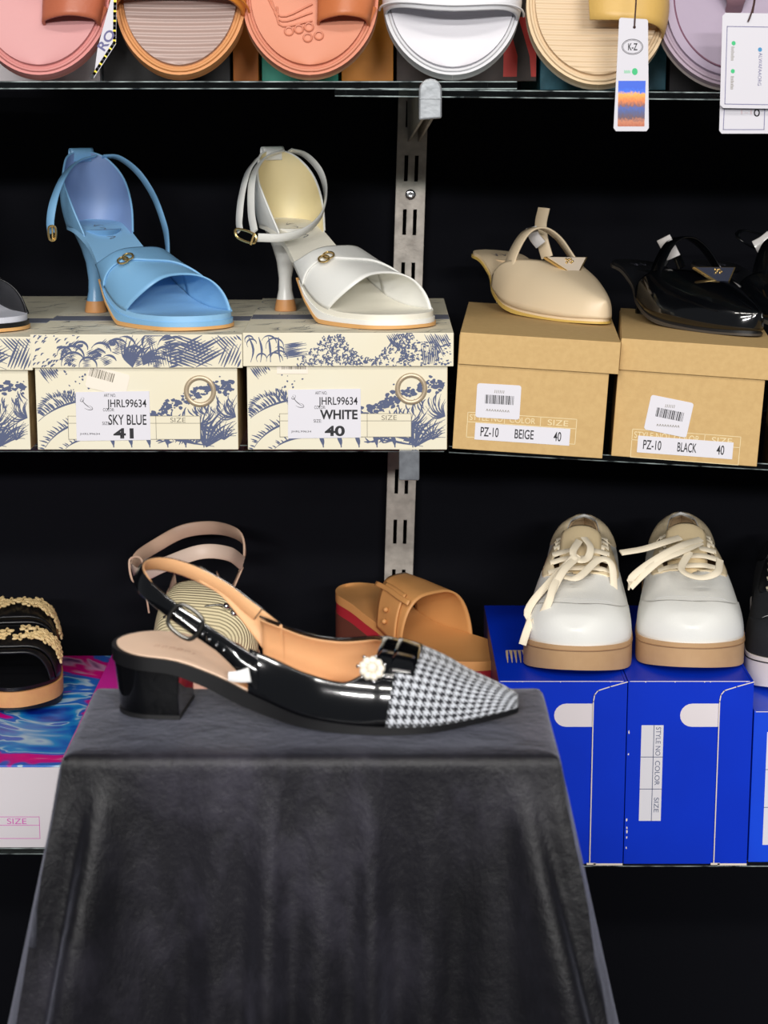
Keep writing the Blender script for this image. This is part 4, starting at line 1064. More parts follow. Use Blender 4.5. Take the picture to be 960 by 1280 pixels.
# ------------------------------------------------------------------ velvet draped stand
def velvet_stand():
    zt = at(390, 948, 1.14).z
    xl, xr = at(80, 948, 1.14).x, at(697, 948, 1.14).x
    w = (xr - xl) * 50; d = 7.0; cx = (xl + xr) / 2; cy = 1.14 + d * U
    r = thing('display_stand', 'pedestal draped in black velvet carrying the patent slingback', 'stand', (cx, cy, 0))
    H = zt * 100
    box('plinth', -w + .6, w - .6, -d + .6, d - .6, 0, H - .5, M('stand_board', (30, 30, 34), .7), r, bevel=.3)
    # cloth: rings round the top edge, falling and flaring with folds at the corners
    N = 320; V = []
    per = []
    rad = .45
    def rect(t):
        L1, L2 = 2 * w, 2 * d; P = 2 * (L1 + L2); s = t * P
        if s < L1: return (-w + s, -d, 0, -1)
        s -= L1
        if s < L2: return (w, -d + s, 1, 0)
        s -= L2
        if s < L1: return (w - s, d, 0, 1)
        s -= L1
        return (-w, d - s, -1, 0)
    corners = [(-w, -d), (w, -d), (w, d), (-w, d)]
    rr = random.Random(4)
    levels = [-1, 0, .12, .25, .5, .9, 1.5, 2.4, 3.5, 5, 7, 9, 11.5, 14, 17, 20, 24, 29, 36, 45]
    for li, dep in enumerate(levels):
        for i in range(N):
            x, y, nx, ny = rect(i / N)
            # outward direction blends round the corners
            ox, oy = nx, ny
            for (a, b) in corners:
                q = math.hypot(x - a, y - b)
                if q < 4.5:
                    k = (1 - q / 4.5) ** 1.2
                    sx, sy = (1 if a > 0 else -1), (1 if b > 0 else -1)
                    ox = ox * (1 - k) + sx * .72 * k; oy = oy * (1 - k) + sy * .72 * k
            dq = max(dep, 0); cn = max(0, 1 - min(math.hypot(x - a, y - b) for a, b in corners) / 5.5)
            side = abs(nx) > .5
            flare = (.045 + (.13 if side else 0)) * dep + cn * .10 * dep
            fold = 0.0
            t = max(0, dep) / 16.0
            if not side:
                fold += min(1.3, t) * (.42 * math.sin(x * .95 + .6) * (.4 + cn) + .34 * math.sin(x * .41 + 1.9) + .25 * math.sin(x * 1.9 + dep * .05))
                fold += min(1.6, t) * cn ** .7 * .5 * math.cos((w - abs(x)) * 1.55 + (0.2 if x < 0 else .9))
                for (x0, sg, am) in ((-w + 2.6, .75, 1.7), (-w + .6, .5, 1.0), (w - 2.4, .7, 1.7), (w - .7, .5, .7), (-2.5, .9, .5), (3.4, .7, .45)):
                    x0_ = x0 * (1 + .012 * max(0, dep) * .5)
                    fold += am * min(1.25, max(0, dep - 1.0) / 9) * math.exp(-((x - x0_) / sg) ** 2)
            else:
                fold += min(1.3, t) * .4 * math.cos(y * 1.3)
            e = min(1, max(0, dep) / .5); rnd = rad * (math.sqrt(max(0, 1 - (1 - e) ** 2)) - 1)
            out = flare + fold * min(1, dep / 3) + rnd
            drop = dep
            if dep < 0: out = -rad - 1.6; drop = 0
            V.append((x + ox * out, y + oy * out, H - drop))
    nl = len(levels)
    F = gridfaces(nl, N, True)
    # top of the cloth
    M_ = 26; base = len(V)
    F.append(tuple(range(N)))
    F[-1] = F[-1]
    cl = mk('velvet_cloth', V, F, VELVET, r, solid=.18, offset=1)
    bm = bmesh.new(); bm.from_mesh(cl.data); bmesh.ops.recalc_face_normals(bm, faces=bm.faces); bm.to_mesh(cl.data); bm.free()
    return r, zt
STAND, Z_STAND = velvet_stand()

# ------------------------------------------------------------------ the patent slingback on the stand
def slingback():
    Yh = 1.236; phi = math.radians(6)
    x = at(147, 880, Yh).x
    r = thing('slingback_shoe', 'black patent slingback with a houndstooth toe cap on the velvet stand', 'shoe', (x, Yh, Z_STAND + .0022), yaw=-phi)
    L = 26.0
    z = [(0, 4.5), (4, 4.2), (7, 3.2), (10, 1.85), (13, .95), (16, .65), (21, .5), (26, .8)]
    w = [(0, 2.8), (3, 3.05), (7, 2.75), (10, 3.0), (14, 3.9), (17, 4.1), (20, 3.6), (23, 2.2), (25, 1.05), (26, .55)]
    la = Last(L, w, z, [(7, 3.6), (10, 3.85), (14, 4.0), (17, 4.05), (19, 3.75), (21, 3.1), (23, 2.05), (24.8, 1.2), (26, .55)], yc=[(0, 0), (12, 0), (20, .1), (26, .35)], heel=2.6, toe=1.3, p=.55, q=1.0, toe_e=2.2)
    ins = sole(la, 'insole', [(x_, h + .05) for x_, h in z], [(x_, h - .3) for x_, h in z], PALETAN, r, bevel=.1, grow=-.12)
    zb = [(0, 3.6), (4, 3.3), (6, 2.6), (9, 1.2), (12, .35), (15, .06), (20, 0), (26, .45)]
    sole(la, 'outsole', z, zb, M('black_sole_rubber', (10, 10, 13), .45), r, grow=.14, bevel=.1)
    # block heel
    V = []; lv = [(0, .35, 4.55, 2.25), (.25, .25, 4.6, 2.35), (1.5, .15, 4.55, 2.5), (3.0, .0, 4.7, 2.75), (3.9, -.1, 5.0, 2.95)]
    n = 18
    for (zz, xa, xb, hw) in lv:
        ring = [(xb, -hw)] + [(xa + 2.4 - 2.4 * math.sin(t), -hw * math.cos(t)) for t in [math.pi * i / 14 for i in range(15)]] + [(xb, hw)]
        V += [(p[0], p[1], zz) for p in ring]; n = len(ring)
    F = gridfaces(len(lv), n, True) + [tuple(range(n))[::-1], tuple((len(lv) - 1) * n + j for j in range(n))]
    hl = mk('heel', V, F, PATENT, r, bevel=.08)
    V = [];
    for zz in (0, .28):
        ring = [(4.62, -2.36)] + [(.22 + 2.4 - 2.42 * math.sin(t), -2.4 * math.cos(t)) for t in [math.pi * i / 14 for i in range(15)]] + [(4.62, 2.36)]
        V += [(p[0], p[1], zz) for p in ring]
    mk('heel_tip', V, gridfaces(2, n, True) + [tuple(range(n))[::-1], tuple(n + j for j in range(n))], M('heel_rubber', (20, 20, 22), .5), hl)
    # quarters and vamp
    tn = tab([(9.2, .50), (10.5, .50), (13, .46), (15.2, .42), (16.4, .52), (17.2, .78), (17.6, 1.0), (26, 1)])
    tf = tab([(9.2, .84), (10.5, .76), (12, .66), (14, .62), (16, .72), (17.0, .88), (17.6, 1.0), (26, 1)])
    top = lambda x_, s: tn(x_) if s < 0 else tf(x_)
    up = shell(la, 'upper', 9.2, 18.6, top, PATENT, r, off=.08, thick=.12, n=46, m=14)
    # smooth lining inside
    shell(la, 'lining', 9.2, 18.4, lambda x_, s: top(x_, s) - .012, TAN, up, off=-.10, thick=.05, n=40, m=12)
    # white stitching along the topline
    for s, f, nm in ((-1, tn, 'a'), (1, tf, 'b')):
        pts = [la.P(9.4 + (17.3 - 9.4) * i / 14, s * (1 - f(9.4 + (17.3 - 9.4) * i / 14) + .05), .12) for i in range(15)]
        tube('stitching', pts, .045, M('grey_thread', (120, 120, 126), .6), up, n=50)
    cap = shell(la, 'toe_cap', 18.0, L, lambda x_, s: 1.0, HOUND, r, off=.16, thick=.12, n=34, m=18, x_slant=.9)
    # bow strip across the throat
    for k, (x0, x1, of) in enumerate(((17.0, 18.4, .26), (18.0, 19.4, .34))):
        band(la, 'throat_strip', lambda v, a=x0: a + .35 * (1 - abs(v)), lambda v, b=x1: b + .5 * (1 - abs(v)), PATENT, r, v0=-.52 + .1 * k, v1=.8, off=of, thick=.12, nv=21, nu=6)
    # pearl flower
    c = la.P(17.1, -.42, .42); n_ = Vector((.25, -.72, .65)).normalized()
    e1 = Vector((1, .2, 0)); e1 = (e1 - n_ * e1.dot(n_)).normalized(); e2 = n_.cross(e1)
    PEARL = M('pearl', (240, 232, 216), .25, coat=.5)
    fl = ball('flower', c + n_ * .12, .36, PEARL, r, n=7)
    for i in range(9):
        a = 2 * math.pi * i / 9
        o = ball('petal', c + e1 * .58 * math.cos(a) + e2 * .58 * math.sin(a), .27, PEARL, fl, n=6)
    for i in range(7):
        a = 2 * math.pi * i / 7 + .3
        ball('crystal', c + e1 * .9 * math.cos(a) + e2 * .9 * math.sin(a), .12, CHROME, fl, n=4)
    # wings of the quarters running up into the sling strap
    A0, A1 = la.P(9.9, -1, .16), la.P(9.9, -(1 - tn(9.9)), .16)
    loft('quarter_wing', [[A0, Vector((8.9, -3.05, 3.1)), Vector((7.9, -3.15, 4.25)), Vector((6.6, -3.15, 5.45))], [A0.lerp(A1, .5) + Vector((0, -.25, 0)), Vector((8.9, -3.25, 3.9)), Vector((7.9, -3.25, 4.9)), Vector((6.6, -3.2, 6.0))], [A1, Vector((8.9, -3.0, 4.75)), Vector((7.9, -3.1, 5.6)), Vector((6.6, -3.15, 6.55))]], 20, 9, PATENT, r, thick=.14)
    B0, B1 = la.P(10.6, 1, .1), la.P(10.6, 1 - tf(10.6), .1)
    wing = [[B0, Vector((9.3, 3.0, 3.2)), Vector((8.0, 3.1, 4.9)), Vector((6.4, 3.05, 6.9)), Vector((5.0, 2.85, 7.8))], [B0.lerp(B1, .5) + Vector((0, .25, 0)), Vector((9.3, 3.2, 4.4)), Vector((8.0, 3.2, 5.8)), Vector((6.4, 3.1, 7.4)), Vector((5.0, 2.9, 8.3))], [B1, Vector((9.3, 3.0, 5.9)), Vector((8.0, 3.1, 6.85)), Vector((6.4, 3.1, 7.95)), Vector((5.0, 2.9, 8.85))]]
    w2 = loft('quarter_wing', [[p + Vector((0, .1, 0)) for p in c_] for c_ in wing], 22, 9, PATENT, r, thick=.08)
    loft('wing_lining', [[p - Vector((0, .1, 0)) for p in c_] for c_ in wing], 22, 9, TAN, w2, thick=.05)
    # sling strap: black outside, tan inside
    P = [Vector(p) for p in ((9.6, -3.0, 4.0), (8.2, -3.1, 4.9), (6.4, -3.1, 6.1), (4.4, -2.9, 7.4), (2.6, -2.2, 8.6), (1.8, -.9, 9.2), (1.9, .6, 9.4), (2.9, 1.9, 9.2), (4.6, 2.7, 8.5), (6.6, 3.0, 7.4), (8.0, 3.05, 6.35), (8.9, 3.0, 5.7))]
    cc = Vector((5.5, 0, 7))
    st = strap('sling_strap', P, 1.15, .14, PATENT, r, n=70, center=cc)
    strap('strap_lining', [p + (Vector((cc.x, cc.y, p.z)) - p).normalized() * .11 for p in P[4:]], 1.05, .08, TAN, st, n=56, center=cc)
    # buckle and free end with punched holes
    q0, q1 = Vector((6.1, -3.3, 6.2)), Vector((4.5, -3.12, 7.3)); t = (q1 - q0).normalized(); n2 = Vector((0, -1, 0)); s2 = t.cross(n2).normalized()
    m0 = (q0 + q1) / 2
    bk = sweep('buckle', [m0 + t * .85 + s2 * .75, m0 + t * .85 - s2 * .75, m0 - t * .85 - s2 * .75, m0 - t * .85 + s2 * .75], flat(.28, .2), GUNMETAL, r, n=32, closed=True, normal=n2)
    tube('buckle_pin', [m0 + t * .9, m0 - t * .9 + n2 * .1], .09, CHROME, bk, n=6)
    for k in range(4):
        ball('strap_hole', m0 - t * (1.35 + .55 * k) + n2 * .0 + Vector((0, .02, 0)), .1, CHROME, st, n=5)
    # tack of white elastic where the strap meets the side
    strap('white_tab', [Vector((8.0, -3.3, 3.3)), Vector((8.7, -3.45, 3.35)), Vector((9.4, -3.5, 3.5))], .75, .1, M('white_elastic', (236, 236, 236), .5), r, n=10, normal=(0, -1, .2), taper=lambda t_: .75 + .5 * t_)
    # stamped lettering on the insole
    fz = tab(z)
    ik = Ink(12, 4, 9)
    for i in range(9):
        x0 = .4 + i * .5; ik.stroke([(x0, .3), (x0 + .1, .75), (x0 + .3, .8), (x0 + .25, .35)], .07)
    ik.build('stamped_script', M('tan_stamp', (206, 164, 138), .5), ins, lambda x_, y: (2.3 + x_, -1.3 + y, fz(2.3 + x_) + .07), (0, 0, 1))
    frame_l = [(11.6, -.4, 14.2, -.4), (14.2, -.4, 14.2, .5), (14.2, .5, 11.6, .5), (11.6, .5, 11.6, -.4)]
    ik = Ink(30, 30, 2)
    for (a, b, c_, d_) in frame_l: ik.stroke([(a, b + 5), ((a + c_) / 2, (b + d_) / 2 + 5), (c_, d_ + 5)], .06, taper=False)
    ik.build('stamped_frame', M('tan_stamp', (206, 164, 138), .5), ins, lambda x_, y: (x_, y - 5 + .4, fz(x_) + .13), (0, 0, 1))
    sole(la, 'forefoot_pad', [(8, 2.82), (10, 1.96), (13, 1.06), (16, .76), (18.5, .66)], [(8, 2.5), (10, 1.7), (13, .85), (16, .55), (18.5, .5)], TAN, ins, x0=8.2, x1=18.5, grow=-.2, bevel=.05)
    return r
slingback()

# ------------------------------------------------------------------ white trainers with gum soles
def trainer(label, toe_px, heel_px, Yt, zbase, cols, laces=0, sole_h=2.7, group='white trainers', L=29.0):
    white, cream, tongue, lace, gum, line, inner = cols
    py = 845
    pt = at(toe_px, 830, Yt + .04); ph = at(heel_px, 700, Yt + L * U)
    d = Vector((pt.x - ph.x, pt.y - ph.y, 0)); yaw = math.atan2(d.y, d.x); d.normalize()
    loc = Vector((pt.x, Yt + .04, 0)) - d * (L - 4) * U; loc.z = zbase + .0004
    r = thing('trainer', label, 'shoe', loc, yaw=yaw, group=group)
    s = sole_h
    z = [(0, s + .2), (8, s), (20, s - .15), (26, s + .05), (L, s + .25)]
    la = Last(L, [(0, 3.6), (4, 4.0), (9, 4.15), (14, 4.5), (19, 5.1), (22, 5.25), (25, 5.1), (L, 3.9)], z,
              [(0, 7.6), (3, 7.5), (6, 7.0), (10, 7.2), (13, 7.2), (16, 6.7), (19, 5.6), (22, 4.7), (25, 4.0), (27.5, 3.1), (L, 1.9)], yc=[(0, .0), (14, .1), (22, .15), (L, 0)], heel=3.4, toe=5.2, p=.55, q=.9, toe_e=2.4)
    so = sole(la, 'outsole', [(0, s + .5), (8, s + .3), (20, s + .1), (26, s + .3), (L, s + .6)], [(0, .2), (3, 0), (22, 0), (26, .25), (L, .8)], gum, r, grow=.34, bevel=.25)
    for zz in (.35,):
        pts = []
        for k in range(48):
            t = k / 47
            x = L * (.35 + .65 * math.sin(math.pi / 2 * min(1, t * 2))) if t <= .5 else L * (.35 + .65 * math.sin(math.pi / 2 * min(1, (1 - t) * 2)))
            x = min(x, L - .001); sg = -1 if t <= .5 else 1
            pts.append(((x - L / 2) * (1 + .68 / L) + L / 2, la.yc(x) + sg * (la.w(x) + .34), tab([(0, s), (20, s - .35), (26, s - .2), (L, s + .1)])(x)))
        tube('sole_groove', pts, .07, line, so, n=90)
    # base upper: closed toe, open throat
    th = tab([(0, .93), (3, .90), (6, .86), (9, .88), (12, .80), (16, .74), (18.2, .80), (19.3, 1.0), (L, 1.0)])
    shell(la, 'upper', 0.0, L, lambda x, sd: th(x), white, r, thick=.2, n=60, m=14)
    o = shell(la, 'collar_lining', 0.0, 14, lambda x, sd: th(x) + .01, inner, r, off=-.22, thick=.1, n=24, m=10)
    o.data.transform(Matrix.Translation((.32 * U, 0, 0)))
    # overlays: toe guard, eyestays, heel panel
    tg = tab([(20.5, .42), (22.5, .50), (25, .56), (27, .66), (28.4, .8), (L, .98)])
    shell(la, 'toe_guard', 19.5, L, lambda x, sd: tab([(19.5, .28), (21.5, .40), (23.5, .52), (24.6, .64), (25.2, .78), (25.5, .9), (25.7, 1.0), (L, 1.0)])(x), white, r, off=.14, thick=.14, n=90, m=12)
    for q in (-1, 1): shell(la, 'eyestay', 9.5, 19.0, lambda x, sd: th(x) + .015, cream, r, off=.13, thick=.16, n=26, m=6, bottom=lambda x, sd: th(x) - .20, sides=(q,))
    shell(la, 'heel_panel', 0.02, 8.5, lambda x, sd: th(x), cream, r, off=.12, thick=.14, n=16, m=8, bottom=lambda x, sd: .25 + .4 * (x / 8.5))
    for q in (-1, 1): shell(la, 'side_panel', 9, 20, lambda x, sd: .42 - .25 * abs(x - 14) / 6, white, r, off=.10, thick=.12, n=20, m=6, sides=(q,))
    # perforated seam lines on the vamp
    sm = [la.P(24.6 - 2.2 * abs(v) ** 1.5, v, .16) for v in (-.5, -.3, -.12, 0, .12, .3, .5)]
    tube('seam', sm, .05, M('seam_grey', (206, 206, 206), .6), r, n=24)
    for i in range(7):
        for k in range(3):
            if abs(i - 3) + k > 4: continue
            ball('perforation', la.P(22.0 + .8 * k, (i - 3) * .11, .0), .09, M('perforation_grey', (184, 182, 178), .7), r, n=4)
    # tongue
    cv = []
    for (x, zz, hw) in ((20.0, 6.9, 1.8), (17.5, 8.2, 1.9), (15.0, 9.4, 1.95), (12.8, 10.3, 2.0), (11.2, 11.0, 1.9), (10.6, 11.2, 1.5)):
        cv.append([Vector((x, -hw, zz - .55)), Vector((x, -hw * .5, zz - .05)), Vector((x, 0, zz + .08)), Vector((x, hw * .5, zz - .05)), Vector((x, hw, zz - .55))])
    loft('tongue', cv, 11, 22, tongue, r, thick=.45)
    # laces: rungs, crossed, then loose ends
    for i in range(6):
        x = 18.6 - 1.75 * i; a = la.P(x, -.27, .32); b = la.P(x - .5, .27, .32); m = Vector(((a.x + b.x) / 2, la.yc(x), max(a.z, b.z) + .42))
        strap('lace', [a, a.lerp(m, .5) + Vector((0, 0, .2)), m, b.lerp(m, .5) + Vector((0, 0, .2)), b], .75, .16, lace, r, n=18, normal=(.45, 0, .9))
    for pts in laces:
        P = [local(r, *p) for p in pts]
        strap('lace_end', P, .8, .18, lace, r, n=40, normal=(.4, .3, .85))
    return r, la
WHITE_L = M('white_leather', (236, 236, 238), .42, grain=(400, .05))
CREAM_L = M('cream_leather', (238, 220, 186), .5, grain=(300, .1), mottle=(14, .4), alt=(228, 200, 150))
TONGUE = M('cream_tongue', (232, 210, 168), .7, grain=(500, .15))
LACE = M('cream_lace', (240, 228, 204), .8, grain=(700, .3))
INNER = M('beige_lining_fabric', (206, 176, 136), .85, grain=(600, .3))
ZB = at(800, 851, 1.90).z
TR = (WHITE_L, CREAM_L, TONGUE, LACE, GUM, M('gum_groove', (150, 114, 80), .6), INNER)
trainer('left white trainer with a gum sole and a loose lace loop on the side', 719, 729, 1.912, ZB, TR,
    laces=[[(722, 694, 2.02), (706, 708, 2.005), (685, 730, 1.98), (666, 752, 1.965), (659, 768, 1.955), (667, 778, 1.95), (679, 766, 1.95), (690, 740, 1.96), (704, 714, 1.98), (722, 696, 2.015)],
           [(718, 696, 2.01), (704, 712, 1.99), (692, 732, 1.96), (686, 752, 1.945), (676, 770, 1.945), (666, 778, 1.945)],
           [(664, 774, 1.95), (658, 790, 1.94), (653, 806, 1.935)],
           [(730, 672, 2.05), (738, 684, 2.035), (734, 698, 2.02), (722, 700, 2.01), (716, 690, 2.02), (724, 676, 2.045)],
           [(700, 720, 1.985), (722, 722, 1.975), (748, 700, 2.01), (764, 705, 2.01), (768, 740, 1.99)]])
trainer('right white trainer with a gum sole and its lace pulled to the left', 861, 849, 1.922, ZB, TR,
    laces=[[(876, 674, 2.05), (852, 682, 2.02), (828, 694, 2.0), (806, 708, 1.99), (790, 722, 1.985), (786, 735, 1.99)],
           [(876, 678, 2.045), (850, 690, 2.01), (826, 700, 1.995), (806, 716, 1.985), (788, 734, 1.985)],
           [(850, 672, 2.06), (830, 678, 2.04), (805, 686, 2.03), (776, 691, 2.02)],
           [(862, 690, 2.02), (852, 712, 1.98), (874, 722, 1.965), (896, 716, 1.97), (900, 700, 2.0)]])
BT = (M('black_mesh', (26, 28, 34), .7, grain=(700, .5)), M('black_synthetic', (18, 19, 24), .4), M('black_fabric', (20, 20, 24), .8), M('speckled_lace', (60, 56, 52), .8, mottle=(260, 1.0), alt=(210, 196, 170)), M('white_rubber', (232, 222, 216), .5), M('black_rubber', (16, 16, 18), .5), M('black_lining_fabric', (18, 18, 20), .9))
ZB3 = at(800, 889, 1.905).z
trainer('black trainer with a white sole stripe cut off by the right edge', 996, 985, 1.955, ZB3, BT, laces=[], group='black trainer', sole_h=3.2)
# ------------------------------------------------------------------ sandals on the low boxes
ZPK = at(480, 945, 1.92).z
def wedge_sandal():
    Yt = 2.04
    pt = at(270, 850, Yt)
    r = thing('wedge_sandal', 'beige ankle strap sandal with a woven toe, on the magenta box', 'sandal', (at(240, 800, 2.25).x, 2.265, ZPK + .0005), yaw=math.radians(-80))
    L = 23.0
    z = [(0, 9.6), (5, 9.2), (10, 7.6), (15, 6.4), (23, 6.0)]
    la = Last(L, [(0, 2.9), (4, 3.1), (9, 3.2), (14, 5.4), (18, 5.8), (21, 5.0), (23, 3.6)], z, [(8, 4.2), (11, 5.8), (14, 6.2), (17, 5.4), (20, 3.8), (23, 1.8)], heel=2.7, toe=4.0, p=.6, q=.95, toe_e=2.3)
    BE = M('nude_leather', (218, 184, 160), .5, mottle=(14, .3), alt=(206, 168, 140)); WV = ribbed('woven_straw', (226, 212, 172), 3.0, .8, .8, tilt=.7)
    sole(la, 'wedge_sole', [(x, h - .3) for x, h in z], [(0, 0), (L, 0)], BE, r, grow=.15, bevel=.15)
    ins = sole(la, 'insole', z, [(x, h - .35) for x, h in z], PALETAN, r, bevel=.1)
    vp = band(la, 'woven_vamp', lambda v: 11.0 + 1.5 * (1 - abs(v)), lambda v: 21.0 + 1.2 * (1 - abs(v)), WV, r, thick=.18, nu=20, nv=31)
    band(la, 'quarter', lambda v: 6.0, lambda v: 11.6 + 1.5 * (1 - abs(v)), BE, r, v0=-1, v1=-.45, off=.05, thick=.16)
    band(la, 'quarter', lambda v: 6.0, lambda v: 11.6 + 1.5 * (1 - abs(v)), BE, r, v0=.45, v1=1, off=.05, thick=.16)
    # ankle strap: a broad band with a darker lining and a buckle
    pth = [(300, 712, 2.20), (306, 690, 2.20), (300, 670, 2.22), (270, 660, 2.27), (230, 664, 2.28), (195, 682, 2.26), (172, 698, 2.22), (166, 712, 2.20), (178, 718, 2.17), (205, 706, 2.14), (250, 690, 2.12), (285, 692, 2.14), (303, 704, 2.18)]
    P = [local(r, *p) for p in pth]; c = sum(P, Vector()) / len(P)
    st = strap('ankle_strap', P[:8], 1.7, .25, BE, r, n=44, normal=None, center=c)
    strap('ankle_strap', P[7:], 1.6, .25, M('pale_nude_leather', (226, 202, 184), .5), r, n=36, center=c)
    strap('strap_riser', [local(r, 303, 708, 2.19), local(r, 296, 724, 2.19), local(r, 288, 742, 2.19)], 1.0, .2, BE, r, n=12, normal=(0, 1, .1))
    strap('strap_riser', [local(r, 176, 716, 2.2), local(r, 182, 740, 2.2), local(r, 186, 765, 2.2)], 1.2, .2, BE, r, n=12, normal=(0, 1, .1))
    q = [local(r, 162, 700, 2.185), local(r, 176, 698, 2.18), local(r, 180, 722, 2.17), local(r, 166, 726, 2.175)]
    sweep('buckle', q, circ(.13, 6), BE, r, n=24, closed=True)
    # wire scroll with crystals on the vamp
    W = GUNMETAL
    for pts in ([(244, 764, 0), (262, 757, 0), (285, 758, 0), (300, 772, 0)], [(210, 775, 0), (204, 784, 0), (214, 790, 0), (226, 785, 0)]):
        P = []
        for (px, py, _) in pts:
            v = local(r, px, py, 2.09); P.append(v)
        tube('wire_scroll', P, .13, W, r, n=24)
    for (px, py) in ((283, 758), (292, 767), (208, 773)):
        ball('crystal', local(r, px, py, 2.085), .42, CHROME, r, n=6)
    return r
wedge_sandal()

ZRB = at(480, 902, 1.92).z
def tan_slide():
    TL = M('caramel_leather', (210, 152, 92), .5, grain=(400, .1), mottle=(18, .3), alt=(196, 136, 76))
    yaw = math.radians(-47)
    r = thing('slide_sandal', 'caramel leather slide with a wide buckled strap, on the red box', 'sandal', (at(432, 800, 2.2).x, 2.215, ZRB + .0005), yaw=yaw)
    L = 24.0
    z = [(0, 6.6), (4, 6.0), (8, 4.6), (13, 3.2), (24, 2.6)]
    la = Last(L, [(0, 3.2), (4, 3.5), (9, 3.4), (14, 4.4), (18, 4.7), (21, 4.3), (24, 3.2)], z, [(8, 5.0), (12, 5.8), (15, 5.6), (18, 4.8), (24, 3)], heel=3.0, toe=4.2, p=.6, q=.95)
    sole(la, 'footbed', z, [(x, h - .7) for x, h in z], TL, r, bevel=.2, crown=.35)
    sole(la, 'midsole', [(x, h - .65) for x, h in z], [(x, max(.5, h - 2.0)) for x, h in z], REDCARD, r, bevel=.1, grow=-.05)
    sole(la, 'outsole', [(x, max(.55, h - 1.95)) for x, h in z], [(0, 0), (L, 0)], M('brown_outsole', (96, 52, 40), .6), r, bevel=.1)
    st = band(la, 'strap', lambda v: 8.6 - .6 * v, lambda v: 15.0 + 1.0 * v, TL, r, thick=.22, off=.15, nv=35)
    # overlapping tongue of the strap with a slot and two studs
    tg = band(la, 'strap_tongue', lambda v: 9.4, lambda v: 13.2, TL, st, v0=-.98, v1=-.30, off=.45, thick=.2, nv=16)
    band(la, 'keeper', lambda v: 8.4, lambda v: 14.6, TL, st, v0=-.46, v1=-.38, off=.75, thick=.16, nv=5)
    for v in (-.82, -.68):
        ball('stud', la.P(11.2, v, .72), .3, TL, st, n=6)
    return r
tan_slide()

def flower_slide():
    BK = M('black_leather', (18, 18, 21), .32, grain=(300, .1))
    zt = at(480, 957, 1.92).z
    yaw = math.radians(-84)
    L = 25.0
    cx = at(19, 890, 2.1).x
    d = Vector((math.cos(yaw), math.sin(yaw), 0))
    for k, (dx, dy, lab) in enumerate(((0, 0, 'black slide with gold flower straps and a tan platform, on the swirl lid box'),)):
        loc = Vector((cx + dx, 2.085, zt + .0005)) - d * L * U
        r = thing('slide_sandal', lab, 'sandal', loc, yaw=yaw)
        z = [(0, 4.6), (6, 4.3), (12, 3.5), (18, 3.1), (25, 3.1)]
        la = Last(L, [(0, 3.3), (4, 3.7), (9, 3.8), (14, 4.6), (19, 5.0), (22, 4.6), (25, 3.6)], z, [(4, 4.8), (8, 6.0), (12, 6.3), (15, 6.0), (18, 5.2), (21, 4.3), (25, 2.8)], heel=3.2, toe=4.6, p=.6, q=.95)
        sole(la, 'footbed', z, [(x, h - .5) for x, h in z], BK, r, bevel=.15)
        sole(la, 'platform', [(x, h - .45) for x, h in z], [(x, max(.9, h - 2.3)) for x, h in z], M('tan_platform', (222, 164, 104), .6, mottle=(60, .4), alt=(206, 130, 96), grain=(250, .3)), r, bevel=.12, grow=.25)
        sole(la, 'outsole', [(x, max(.92, h - 2.25)) for x, h in z], [(0, 0), (18, 0), (22, .2), (25, .6)], M('black_outsole', (20, 20, 23), .5), r, bevel=.12, grow=.15)
        FG = M('gold_lace', (228, 200, 146), .5, grain=(300, .3))
        for (a, b) in ((17.2, 21.4), (10.8, 15.6)):
            s = band(la, 'strap', lambda v, a=a: a + .8 * (1 - abs(v)), lambda v, b=b: b + .8 * (1 - abs(v)), BK, r, thick=.2, off=.1, nv=31)
            band(la, 'strap_roll', lambda v, b=b: b + .5 + .8 * (1 - abs(v)), lambda v, b=b: b + 1.2 + .8 * (1 - abs(v)), BK, s, thick=.3, off=.2, nv=31, nu=5)
            rr = random.Random(int(a))
            for i in range(34):
                v = -.72 + 1.44 * i / 33; x = a + 1.2 + .8 * (1 - abs(v)) + rr.uniform(.2, 2.0)
                c = la.P(x, v, .52); e1 = Vector((1, 0, -.2)).normalized(); e2 = (la.P(x, v + .04, .4) - la.P(x, v - .04, .4)).normalized()
                pts = [c + (e1 * math.cos(t) + e2 * math.sin(t)) * (.5 + .28 * math.cos(5 * t + i)) for t in [2 * math.pi * j / 20 for j in range(20)]]
                sweep('lace_flower', pts, circ(.13, 5), FG, s, n=30, closed=True)
    return r
flower_slide()

